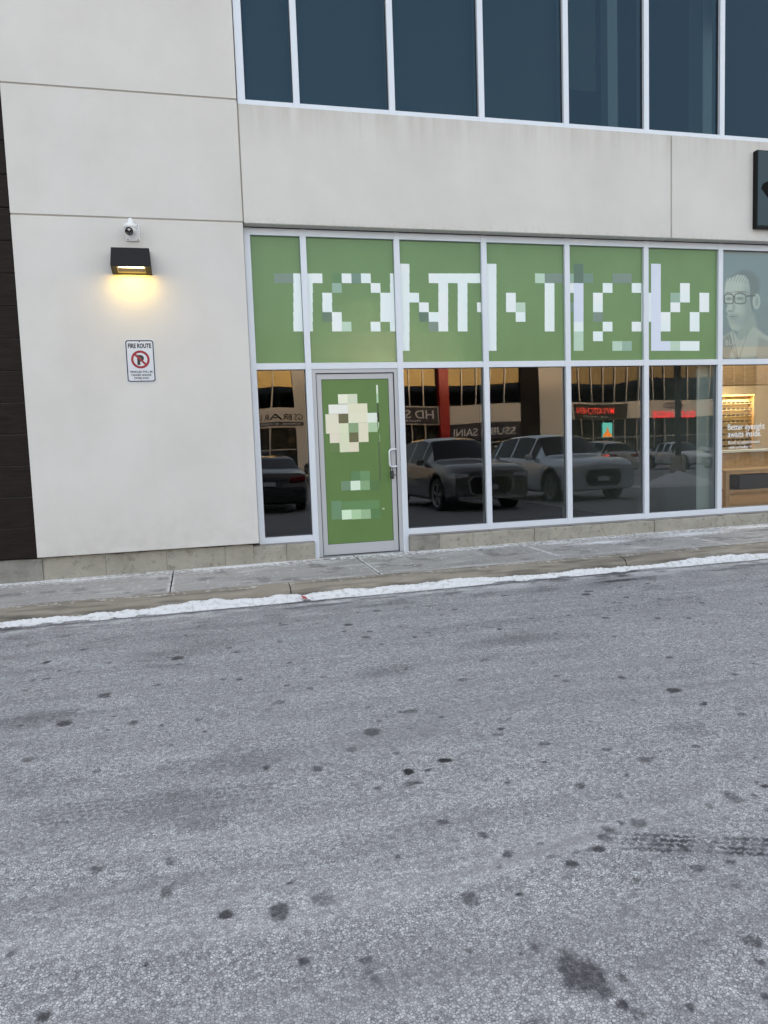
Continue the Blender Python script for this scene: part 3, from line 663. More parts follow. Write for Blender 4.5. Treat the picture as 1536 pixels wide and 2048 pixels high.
for a, k in pts:
    t = .008 * (1 - abs(k - 6) / 6.5); rr = .098; vs_ += [(cx + (rr) * math.cos(a) * .66, DY + .0068, cz + rr * math.sin(a)), (cx + (rr) * math.cos(a) * .66 - t - .001, DY + .0068, cz + rr * math.sin(a))]
q.add(vs_, [(2 * k, 2 * k + 2, 2 * k + 3, 2 * k + 1) for k in range(12)]); q.build('logo_arc', mat('pale_vinyl', (.72, .80, .66), .3), door); q = MB()
mx_, mz_ = unproj(767, 1019, DY); put_text(q, 'm', mx_, mz_, .028, DY + .0066, bold=.01)
q.build('small_letter', mat('pale_vinyl'), door)
# pull handle
q = MB(); hx, hz0, hz1 = 2.214, 1.040, 1.243; hy = DY - .075
pts = [(2.300, DY + .004, hz1), (2.300, hy + .02, hz1), (2.294, hy + .006, hz1), (2.28, hy, hz1), (hx + .03, hy, hz1), (hx + .012, hy, hz1 - .006), (hx, hy, hz1 - .022), (hx, hy, hz0 + .022), (hx + .012, hy, hz0 + .006), (hx + .03, hy, hz0), (2.28, hy, hz0), (2.294, hy + .006, hz0), (2.300, hy + .02, hz0), (2.300, DY + .004, hz0)]
q.tube(pts, .0115, 10); q.build('pull_handle', mat('handle_metal', (.70, .73, .76), .3, .35), door)
q = MB(); q.lathe([(0, 0), (.017, 0), (.019, .006), (.019, .02)], 16, 0, Matrix.Translation((2.282, DY - .014, .945)) @ Matrix.Rotation(R(-90), 4, 'X')); q.build('lock_cylinder', mat('lock_metal', (.35, .34, .32), .35, .8), door)
# lockbox hanging from the handle
lb = tag(empty('lockbox', (2.236, hy - .002, 1.04)), 'small black key lockbox hanging from the door pull handle', 'lockbox')
q = MB(); q.box(-.021, .021, -.018, .016, -.145, -.05, bev=.007); q.build('case', mat('lockbox_black', (.012, .012, .013), .5), lb)
q = MB(); q.tube([(-.012, 0, -.052), (-.012, 0, -.005), (-.006, 0, .014), (.004, 0, .016), (.011, 0, .004), (.012, 0, -.052)], .005, 8); q.build('shackle', mat('shackle', (.02, .02, .022), .4), lb)
q = MB(); [q.box(-.013, .013, -.021, -.017, -.075 - k * .014, -.066 - k * .014) for k in range(4)]; q.build('dial', mat('dial', (.06, .06, .065), .4), lb)

# upper-floor glazing
YU = -.082; S_ = (8.6 + YU) / 8.6
UX = [x * S_ for x in (1.305, 2.402, 3.494, 4.588, 5.687, 6.782, 7.877, 8.97, 10.07, 11.16)]
UZ0, UZ1, UZ2 = 5.010, 5.066, 8.18
UJ = (XR + .012, .735)
def umull(x0, x1): 
    q = MB(); q.box(x0, x1, YU, YU + .16, UZ0 - .004, UZ2 + .06, 0, .0015); q.build('mullion', ALU, B)
umull(*UJ)
for x in UX: umull(x - HW, x + HW)
ub = [(UJ[1], UX[0] - HW)] + [(UX[k] + HW, UX[k + 1] - HW) for k in range(len(UX) - 1)]
for k, (x0, x1) in enumerate(ub):
    q = MB(); q.box(x0, x1, YU + .003, YU + .15, UZ0, UZ1, 0, .001); q.box(x0, x1, YU + .003, YU + .15, UZ2, UZ2 + .055, 0, .001)
    gasket_frame(q, x0 + .001, x1 - .001, UZ1, UZ2, YU + .045, .008)
    wdw = q.build('upper_window', [ALU, GASKET], B)
    pane('glass_pane', x0, x1, UZ1, UZ2, YU + .045, G_UP, wdw, 90 + k, .0009)
# the same block carries on to the right, out of the frame (it shows in the windows across the lot)
for x0 in np.arange(15.31, 84, 8.6):
    x1 = x0 + 8.585
    box('wing_wall', (x0, x1, YW, 8.3, -.6, .6), PANEL, B); box('wing_wall', (x0, x1, YW, 8.3, 3.757, 5.0), PANEL, B); box('wing_wall', (x0, x1, YW, 8.3, 8.25, 9.0 if int(x0) % 3 else 9.7), PANEL, B)
    box('wing_wall', (x0, x0 + 1.4, YW, 8.3, .602, 3.755), SIDING, B); box('wing_wall', (x0, x0 + 1.4, YW, 8.3, 5.002, 8.248), SIDING, B)
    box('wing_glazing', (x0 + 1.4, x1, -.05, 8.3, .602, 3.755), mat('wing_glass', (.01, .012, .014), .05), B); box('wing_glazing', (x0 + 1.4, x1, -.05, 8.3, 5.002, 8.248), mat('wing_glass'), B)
# shell: floors, ceilings, interior walls, roof
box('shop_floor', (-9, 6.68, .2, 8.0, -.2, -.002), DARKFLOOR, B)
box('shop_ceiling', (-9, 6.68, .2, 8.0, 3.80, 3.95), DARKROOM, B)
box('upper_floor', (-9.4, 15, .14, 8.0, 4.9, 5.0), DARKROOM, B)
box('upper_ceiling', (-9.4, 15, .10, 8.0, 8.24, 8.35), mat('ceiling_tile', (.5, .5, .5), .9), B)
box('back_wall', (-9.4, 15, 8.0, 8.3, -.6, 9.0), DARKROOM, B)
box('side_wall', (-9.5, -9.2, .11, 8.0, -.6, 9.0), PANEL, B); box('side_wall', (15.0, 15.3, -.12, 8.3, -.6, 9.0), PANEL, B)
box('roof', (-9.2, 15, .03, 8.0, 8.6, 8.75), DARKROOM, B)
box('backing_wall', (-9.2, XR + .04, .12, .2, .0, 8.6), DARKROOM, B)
box('party_wall', (6.60, 6.70, .9, 8.0, -.002, 3.80), WHITEWALL, B)
box('party_wall', (6.535, 6.80, .16, .9, -.002, 3.80), WHITEWALL, B)
box('interior_column', (7.02, 7.30, .7, 1.0, 5.0, 8.24), WHITEWALL, B); box('interior_column', (5.42, 5.56, .45, .62, 5.0, 8.24), WHITEWALL, B)
for x0, x1, z in ((.78, 1.29, 5.05), (1.33, 2.38, 5.06), (2.43, 3.47, 5.02), (3.52, 4.55, 5.04), (4.62, 5.06, 5.56), (6.85, 7.8, 6.9)): box('roller_blind', (x0, x1, .13, .134, z, 8.2), mat('blind_fabric', (.11, .115, .105), .9), B)

# ------------------------------------------------------------------ things on the wall
# wall lamp
lx, lz = -.538, 3.30
wl = tag(empty('wall_lamp', (lx, YW, lz)), 'dark grey wedge-shaped wall lamp glowing warm yellow above the parking sign', 'lamp')
wt_, wb_ = .188, .200
zt, zf, zb2 = .125, -.062, -.118; dt, df = .15, .20
vs_ = [(-wt_, 0, zt), (wt_, 0, zt), (wt_, -dt, zt), (-wt_, -dt, zt), (-wb_, -df, zf), (wb_, -df, zf), (-wb_, 0, zb2), (wb_, 0, zb2), (-wb_, -df, zf - .012), (wb_, -df, zf - .012), (-.14, -df + .02, zf - .014), (.14, -df + .02, zf - .014), (-.14, -.045, zb2 + .010), (.14, -.045, zb2 + .010)]
fs_ = [(0, 3, 2, 1), (3, 4, 5, 2), (4, 8, 9, 5), (0, 6, 8, 4, 3), (1, 2, 5, 9, 7), (6, 12, 10, 8), (8, 10, 11, 9), (9, 11, 13, 7), (6, 7, 13, 12)]
mesh('housing', vs_, [tuple(reversed(f)) for f in fs_], DGREY, wl)
rec = [(-.14, -df + .02, zf - .014), (.14, -df + .02, zf - .014), (.14, -.045, zb2 + .010), (-.14, -.045, zb2 + .010)]
rin = [(-.125, -df + .035, zf + .012), (.125, -df + .035, zf + .012), (.125, -.105, zb2 + .05), (-.125, -.105, zb2 + .05)]
mesh('reflector', rec + rin, [(0, 1, 5, 4), (1, 2, 6, 5), (2, 3, 7, 6), (3, 0, 4, 7)], mat('reflector', (.22, .19, .13), .4, .3), wl)
mesh('light_strip', rin, [(0, 1, 2, 3)], m_emit('lamp_glow', (1, .76, .36), 3), wl)
ld = bpy.data.lights.new('lamp_light', 'AREA'); ld.shape = 'RECTANGLE'; ld.size = .28; ld.size_y = .08; ld.energy = .26; ld.color = (1, .63, .07)
lo = bpy.data.objects.new('lamp_light', ld); link(lo, wl); lo.location = (0, -.115, zf - .05); lo.rotation_euler = (R(18), 0, 0)
# security camera
sc_ = tag(empty('security_camera', (-.510, YW, 3.62)), 'white turret security camera mounted above the wall lamp', 'camera')
q = MB(); q.box(-.07, .07, -.014, 0, -.095, .085, bev=.006); q.build('base_plate', WHITEP, sc_)
for x, z in ((-.052, .068), (.052, .068), (.052, -.078), (-.052, -.078)): q = MB(); q.lathe([(0, -.018), (.006, -.018), (.006, -.012)], 8, 0, Matrix.Translation((x, 0, z)) @ Matrix.Rotation(R(90), 4, 'X') @ Matrix.Scale(-1, 4, (0, 0, 1))); q.build('screw', mat('screw', (.1, .1, .1), .4, .8), sc_)
q = MB(); q.tube([(-.012, -.005, .105), (-.012, -.05, .11), (-.012, -.09, .095), (-.012, -.1, .05)], .02, 12, radii=[.024, .024, .027, .034]); q.build('bracket_arm', WHITEP, sc_)
q = MB(); q.lathe([(0, .062), (.05, .06), (.066, .05), (.068, .018), (.064, .012)], 24, 0, Matrix.Translation((-.012, -.1, 0))); q.build('cap_ring', WHITEP, sc_)
q = MB(); prof = [(.060, .012)] + [(.060 * math.cos(R(a)), .012 - .062 * math.sin(R(a)) - .01) for a in range(0, 91, 10)]; q.lathe(prof, 24, 0, Matrix.Translation((-.012, -.1, 0))); body = q.build('turret', WHITEP, sc_)
dirn = Matrix.Translation((-.022, -.125, -.022)) @ Matrix.Rotation(R(105), 4, 'X') @ Matrix.Rotation(R(-12), 4, 'Y')
q = MB(); q.lathe([(.040, 0), (.042, .022), (.039, .030), (.036, .027), (0, .027)], 24, 0, dirn); q.build('lens_face', BLACKGL, body)
q = MB()
for x, y in ((.014, .018), (-.014, .018)): q.lathe([(0, .031), (.005, .031), (.006, .026)], 8, 0, dirn @ Matrix.Translation((x, y, 0)))
q.lathe([(.012, .0275), (.012, .033), (.009, .033), (.008, .029), (0, .029)], 16, 1, dirn @ Matrix.Translation((0, -.008, 0)))
q.build('infrared_light', [mat('ir_led', (.5, .5, .52), .2, .5), BLACKGL], body)
# fire route sign
fsn = tag(empty('fire_route_sign', (-.5145, YW, 2.285)), 'white FIRE ROUTE no-parking sign with red circle on the wall panel', 'sign')
def rrect(w_, h_, r_, n=5):
    return [(sx_ * (w_ / 2 - r_) + r_ * math.cos(R(a0 + 90 * k / n)), sz * (h_ / 2 - r_) + r_ * math.sin(R(a0 + 90 * k / n))) for sx_, sz, a0 in ((1, 1, 0), (-1, 1, 90), (-1, -1, 180), (1, -1, 270)) for k in range(n + 1)]
o_ = rrect(.305, .457, .032); n_ = len(o_)
vs_ = [(x, -.004, z) for x, z in o_] + [(x, -.001, z) for x, z in o_]
mesh('plate', vs_, [tuple(range(n_))] + [(k, n_ + k, n_ + (k + 1) % n_, (k + 1) % n_) for k in range(n_)], mat('sign_white', (.62, .64, .70), .35), fsn)
q = MB(); a_, b_ = rrect(.286, .438, .026), rrect(.264, .416, .018)
q.add([(x, -.0048, z) for x, z in a_] + [(x, -.0048, z) for x, z in b_], [(k, (k + 1) % n_, n_ + (k + 1) % n_, n_ + k) for k in range(n_)])
put_text(q, 'FIRE ROUTE', 0, .138, .047, -.0048, .236, bold=.04)
put_text(q, 'VEHICLES WILL BE', 0, -.123, .0205, -.0048, .235, bold=.03); put_text(q, 'TAGGED AND/OR', 0, -.157, .0205, -.0048, .21, bold=.03); put_text(q, 'TOWED AWAY', 0, -.190, .0205, -.0048, .158, bold=.03)
put_text(q, 'P', .002, -.032, .092, -.0048, .070, bold=.075)
q.lathe([(0, .0055), (.007, .0055), (.007, .004)], 10, 0, Matrix.Translation((0, 0, .205)) @ Matrix.Rotation(R(90), 4, 'X')); q.lathe([(0, .0055), (.005, .0055), (.005, .004)], 10, 0, Matrix.Translation((0, 0, -.208)) @ Matrix.Rotation(R(90), 4, 'X'))
q.build('lettering', mat('sign_black', (.012, .012, .016), .4), fsn)
q = MB(); n2 = 40; ro, ri = .095, .071; zc = .016
q.add([(ro * math.cos(2 * math.pi * k / n2), -.0054, zc + ro * math.sin(2 * math.pi * k / n2)) for k in range(n2)] + [(ri * math.cos(2 * math.pi * k / n2), -.0054, zc + ri * math.sin(2 * math.pi * k / n2)) for k in range(n2)], [(k, (k + 1) % n2, n2 + (k + 1) % n2, n2 + k) for k in range(n2)])
d1 = .0108; q.add([(x * math.cos(R(-45)) - z * math.sin(R(-45)), -.0056, zc + x * math.sin(R(-45)) + z * math.cos(R(-45))) for x, z in ((-.08, -d1), (.08, -d1), (.08, d1), (-.08, d1))], [(0, 1, 2, 3)])
q.build('red_symbol', mat('sign_red', (.30, .008, .022), .45), fsn)
# black box sign on the fascia
bs = tag(empty('box_sign', (7.148, YW, 3.905)), 'black box sign with dark glossy face and diamond emblem on the fascia', 'sign')
box('cabinet', (0, 2.9, -.075, 0, 0, .963), mat('sign_cabinet', (.004, .0045, .005), .5, spec=.2), bs, .004)
box('face', (.012, 2.888, -.079, -.0755, .03, .951), mat('sign_face', (.016, .040, .055), .15, spec=.3), bs)
q = MB(); q.add([(.06 + x, -.081, .49 + z) for x, z in ((0, 0), (.16, -.17), (1.2, -.17), (1.36, 0), (1.2, .10), (.12, .10), (.03, .06))], [(0, 1, 2, 3, 4, 5, 6)]); q.build('emblem', mat('emblem_black', (.002, .002, .0025), .6, spec=.1), bs)

# ------------------------------------------------------------------ optical shop interior (right of the party wall)
box('optical_floor', (6.70, 15, .2, 8.0, -.2, -.002), FLOORW, B); box('optical_ceiling', (6.70, 15, .2, 8.0, 3.80, 3.95), mat('shop_ceiling', (.55, .53, .5), .9), B)
box('optical_wall', (14.8, 15, .2, 8.0, 0, 3.8), mat('beige_paint', (.50, .45, .38), .9), B); box('optical_wall', (6.70, 14.8, 7.85, 8.0, 0, 3.8), mat('beige_paint'), B)
box('ceiling_bulkhead', (8.6, 12.2, 4.6, 5.0, 2.25, 3.80), m_wood('bulkhead_wood', (.25, .17, .09), (.36, .26, .15), (1, 1, 5)), B)
# poster behind the upper glass
def sm(a, b, x): t = np.clip((x - a) / (b - a), 0, 1); return t * t * (3 - 2 * t)
def poster():
    x0, x1, z0, z1 = 6.818, 7.832, Z_TT + .006, Z_HB - .006; nx, nz = 180, 240
    u, v = np.meshgrid(np.linspace(0, 1, nx), np.linspace(0, 1, nz)); px = u * 76 * (7.832 - 6.818) / .614; py = (1 - v) * 217     # px: right, py: down
    def ell(cx, cy, a, b, s=.12): r_ = np.sqrt(((px - cx) / a) ** 2 + ((py - cy) / b) ** 2); return 1 - sm(1 - s, 1 + s, r_)
    col = np.zeros((nz, nx, 3)) + np.array([.125, .205, .24])
    def lay(m, c, k=1.):
        nonlocal col
        m = np.clip(np.asarray(m, float) * k, 0, 1)[..., None]; col = col * (1 - m) + np.array(c) * m
    skin, hi, sh, dark = (.38, .45, .43), (.47, .52, .49), (.17, .25, .26), (.025, .045, .055)
    def poly(pts, soft=2.):
        ins = np.zeros(px.shape, bool); dist = np.full(px.shape, 1e9)
        for (ax, ay), (bx, by) in zip(pts, pts[1:] + pts[:1]):
            t = np.clip(((px - ax) * (bx - ax) + (py - ay) * (by - ay)) / max(1e-9, (bx - ax) ** 2 + (by - ay) ** 2), 0, 1)
            dist = np.minimum(dist, np.hypot(px - ax - t * (bx - ax), py - ay - t * (by - ay)))
            if ay != by: ins ^= ((ay > py) != (by > py)) & (px < (bx - ax) * (py - ay) / (by - ay) + ax)
        return sm(-soft, soft, np.where(ins, dist, -dist))
    def rect_(cx, cy, a, b, p=4.): return (np.abs((px - cx) / a) ** p + np.abs((py - cy) / b) ** p)
    hairc = (.075, .125, .145)
    lay(ell(48, 66, 29, 30, .2), hairc); lay(ell(60, 86, 14, 26, .3), hairc)
    lay(poly([(36, 150), (66, 122), (76, 165), (50, 196), (34, 178)], 4), (.24, .32, .31))
    lay(poly([(0, 176), (26, 158), (40, 182), (66, 150), (96, 172), (126, 190), (126, 225), (-4, 225)], 3), (.36, .42, .39))
    lay(poly([(-4, 182), (20, 164), (27, 188), (16, 225), (-4, 225)], 3), (.20, .24, .23)); lay(poly([(76, 172), (126, 190), (126, 225), (70, 225)], 5), (.24, .29, .28))
    for k in range(3): lay((np.abs(px - (26 - k * 7) - (py - 165) * (.20 + .10 * k)) < .8).astype(float) * (py > 160 + 4 * k), (.10, .13, .13), .7)
    lay((np.abs(px - 52 + (py - 170) * .3) < .9).astype(float) * (py > 158), (.12, .15, .15), .6)
    lay(ell(71, 99, 7.5, 16, .12), skin); lay(ell(72, 99, 3.6, 10, .4), sh, .7)
    face_ = poly([(11, 64), (14, 54), (24, 51), (34, 45), (47, 46), (55, 55), (58, 72), (58, 96), (62, 120), (57, 140), (46, 152), (34, 159), (24, 156), (18, 144), (17, 136), (14, 131), (16, 124), (12, 118), (15, 108), (10, 98), (9, 80)], 1.6)
    lay(face_, skin)
    lay(face_ * ell(30, 68, 24, 17, .7), hi, .9); lay(face_ * ell(56, 110, 13, 44, .8), sh, .75); lay(face_ * ell(40, 142, 20, 14, .9), sh, .45)
    lay(face_ * ((np.sin(px * 1.1 + py * .5) > .35) & (py < 60 + (px - 30) * .12)), hairc, .45)
    lay(face_ * ell(40, 118, 9, 13, .8), hi, .45); lay(face_ * ell(28, 150, 9, 6, .8), hi, .5)
    lay(face_ * ell(22, 106, 3.6, 12, .6), hi, .8); lay(face_ * ell(27, 110, 3, 9, .8), sh, .6); lay(face_ * ell(21, 119, 6, 2.2, .5), sh, .9)
    lay(face_ * ell(26, 130, 10, 1.4, .6), dark, .75); lay(face_ * ell(26, 134, 8, 2.4, .6), sh, .6); lay(face_ * ell(27, 126, 11, 2.6, .7), sh, .5); lay(face_ * ell(36, 140, 20, 14, .8), (.22, .30, .30), .35)
    lay(face_ * ell(39, 93, 7, 3, .6), dark, .6); lay(face_ * ell(18, 94, 6, 3, .6), dark, .6); lay(face_ * ell(40, 80, 12, 1.8, .6), dark, .7); lay(face_ * ell(17, 82, 8, 1.6, .6), dark, .6)
    for cx, cy, aa, bb in ((39.5, 93.5, 12, 11), (17.5, 94.5, 9.5, 10.5)): lay((rect_(cx, cy, aa, bb) < 1) & (rect_(cx, cy, aa - 2., bb - 1.9) > 1), dark, .95)
    lay((np.abs(py - 90) < 1.2) & (px > 26) & (px < 29), dark, .9); lay((np.abs(py - 88 + (px - 51) * .06) < 1.5) & (px > 50) & (px < 70), dark, .9)
    lay(sm(186, 190, py) * .0, dark)
    X = x0 + (x1 - x0) * u; Z = z0 + (z1 - z0) * v; co = np.stack([X, X * 0 + GY + .03, Z], -1).reshape(-1, 3)
    i = np.arange(nx * nz).reshape(nz, nx); f = np.stack([i[:-1, :-1], i[:-1, 1:], i[1:, 1:], i[1:, :-1]], -1).reshape(-1, 4)
    me = bpy.data.meshes.new('print'); me.from_pydata(co.tolist(), [], f.tolist()); a = me.attributes.new('print', 'FLOAT_COLOR', 'POINT'); a.data.foreach_set('color', np.c_[col.reshape(-1, 3), np.ones(nx * nz)].astype(np.float32).ravel())
    m = mat('poster_print', rough=.5); at = N(m, 'ShaderNodeAttribute'); at.attribute_name = 'print'; h_ = N(m, 'ShaderNodeVectorMath'); h_.operation = 'SCALE'; h_.inputs['Scale'].default_value = 2.05
    LK(m, at.outputs['Color'], h_.inputs[0]); LK(m, h_.outputs[0], P(m).inputs['Base Color']); me.materials.append(m)
    T = tag(empty('window_poster', (0, 0, 0)), 'large teal poster of a man wearing glasses behind the upper storefront pane', 'poster')
    link(bpy.data.objects.new('print', me), T); box('backing', (x0, x1, GY + .031, GY + .034, z0, z1), WHITEP, T)
    q = MB(); put_text(q, 'BURBERRY', 7.135, 2.455, .072, GY + .029, .44, bold=.008); q.build('lettering', mat('poster_white', (.85, .87, .86), .4), T)
poster()
LW = bays[6]
wd = film_of; 
dec = tag(empty('window_decal', (0, 0, 0)), 'white vinyl words about eyesight and appointments on the clear lower pane', 'lettering')
q = MB()
for s_, u0, u1, vb, h_ in (('Better eyesight', 1456, 1530, 860, .085), ('awaits inside.', 1456, 1523, 874.5, .085)):
    xa, za = unproj(u0, vb, .04); xb, _ = unproj(u1, vb, .04); put_text(q, s_, xa, za, h_, GY - .004, xb - xa, center=False, bold=.012); q.build('text_line', mat('decal_white', (.82, .83, .83), .4), dec); q = MB()
for s_, u0, u1, vb, h_ in (('Book an appointment', 1457, 1520, 888, .043), ('with us today  >', 1457, 1504, 898, .043)):
    xa, za = unproj(u0, vb, .04); xb, _ = unproj(u1, vb, .04); put_text(q, s_, xa, za, h_, GY - .004, xb - xa, center=False, bold=.012); q.build('text_line', mat('decal_white', (.82, .83, .83), .4), dec); q = MB()
# lit shelf wall with eyeglasses
SY = 7.2
def sp(u, v): return unproj(u, v, SY)
sx0, sz1 = sp(1436, 802); sx1, sz0 = sp(1499, 935)
sh_ = tag(empty('display_shelf', (sx0, SY, 0)), 'tall lit oak display shelf holding rows of eyeglasses', 'shelf'); SW = sx1 - sx0
box('back_panel', (0, SW, .05, .08, .0, sz1 + .1), mat('shelf_back', (.72, .60, .38), .6), sh_)
box('side_panel', (-.03, 0, -.1, .08, 0, sz1 + .1), WOOD, sh_); box('side_panel', (SW, SW + .03, -.1, .08, 0, sz1 + .1), WOOD, sh_); box('top_panel', (-.03, SW + .03, -.12, .08, sz1 + .1, sz1 + .14), WOOD, sh_)
NR = 11; rows = [sz1 - .03 - (sz1 - sz0) * k / NR for k in range(NR)]
for z in rows: box('shelf_board', (0, SW, -.07, .05, z - .056, z - .051), mat('shelf_glass', (.75, .66, .48), .2), sh_)
ld = bpy.data.lights.new('shelf_light', 'AREA'); ld.shape = 'RECTANGLE'; ld.size = SW; ld.size_y = .1; ld.energy = 4; ld.color = (1, .74, .36); lo = bpy.data.objects.new('shelf_light', ld); link(lo, sh_); lo.location = (SW / 2, -.45, sz1 + .25); lo.rotation_euler = (R(35), 0, 0)
def glasses_mesh():
    q = MB(); 
    for s in (-1, 1):
        o8 = [(s * .036 + .031 * math.cos(2 * math.pi * k / 8 + .39), 0, .024 * math.sin(2 * math.pi * k / 8 + .39)) for k in range(8)]; i8 = [(s * .036 + .023 * math.cos(2 * math.pi * k / 8 + .39), 0, .017 * math.sin(2 * math.pi * k / 8 + .39)) for k in range(8)]
        q.add(o8 + i8, [(k, (k + 1) % 8, 8 + (k + 1) % 8, 8 + k) for k in range(8)]); q.add(i8, [tuple(range(8))], 1)
        q.box(s * .068 - .002, s * .068 + .002, 0, .09, .008, .014)
    q.box(-.008, .008, -.002, .002, .003, .008); o = q.build('eyeglasses', [mat('frame_dark', (.02, .016, .014), .3), mat('lens_tint', (.10, .085, .07), .1)]); return o
g0 = glasses_mesh(); first = True; npr = 7
for k, z in enumerate(rows):
    for j in range(npr):
        o = g0 if first else g0.copy()
        if not first: C.objects.link(o)
        first = False; o.scale = (1.2, 1, 1.25); o.location = (sx0 + .075 + j * (SW - .15) / (npr - 1), SY - .055, z - .026)
        tag(o, 'pair of eyeglasses on the lit oak display shelf', 'eyeglasses', 'eyeglasses on the display shelf')
# counter, table, track light
cx0, cz1 = unproj(1400, 905, 4.6); cx1, cz0 = unproj(1535, 943, 4.6)
ct = tag(empty('service_counter', (cx0, 4.6, 0)), 'oak slatted service counter standing before the eyeglasses shelf', 'counter')
for k in range(int((cx1 - cx0 + .8) / .12)): box('plank', (k * .12, k * .12 + .114, 0, .03, .04, cz1 - .03), WOOD, ct)
box('counter_top', (-.05, cx1 - cx0 + .8, -.06, .6, cz1 - .03, cz1 + .01), WHITEWALL, ct); box('counter_body', (0, cx1 - cx0 + .75, .031, .55, .0, cz1 - .031), WOOD, ct)
tx0, tz1 = unproj(1452, 941, 2.2); tx1, _ = unproj(1535, 941, 2.2)
tb = tag(empty('display_table', (tx0, 2.2, 0)), 'low oak display table near the clear window pane', 'table')
box('table_top', (0, tx1 - tx0 + .6, 0, .55, tz1 - .04, tz1), WOOD, tb, .004)
for x in (0.0, tx1 - tx0 + .53):
    for y in (.0, .48): box('leg', (x, x + .07, y, y + .07, 0, tz1 - .04), WOOD, tb)
box('shelf', (.07, tx1 - tx0 + .53, .07, .48, .28, .31), WOOD, tb); box('drawer', (.35, tx1 - tx0 + .3, .1, .45, .31, tz1 - .1), BLACKP, tb)
tk = tag(empty('track_light', (9.6, 3.4, 3.70)), 'ceiling track light with two small spot heads in the optical shop', 'lamp')
box('rail', (-.9, 1.6, -.02, .02, .04, .08), BLACKP, tk)
for x in (-.4, .6):
    q = MB(); q.lathe([(.0, .0), (.035, .0), (.045, -.12), (.04, -.12), (.0, -.1)], 12, 0, Matrix.Translation((x, 0, .04)) @ Matrix.Rotation(R(30), 4, 'X')); hd = q.build('spot_head', BLACKP, tk)
for x, y, e_ in ((8.2, 1.8, 5), (10.4, 3.4, 7), (12.3, 5.6, 9)):
    ld = bpy.data.lights.new('ceiling_light', 'AREA'); ld.size = .6; ld.energy = e_; ld.color = (1, .82, .58); lo = bpy.data.objects.new('ceiling_light', ld); link(lo, tk); lo.location = (x - 9.6, y - 3.4, .03)

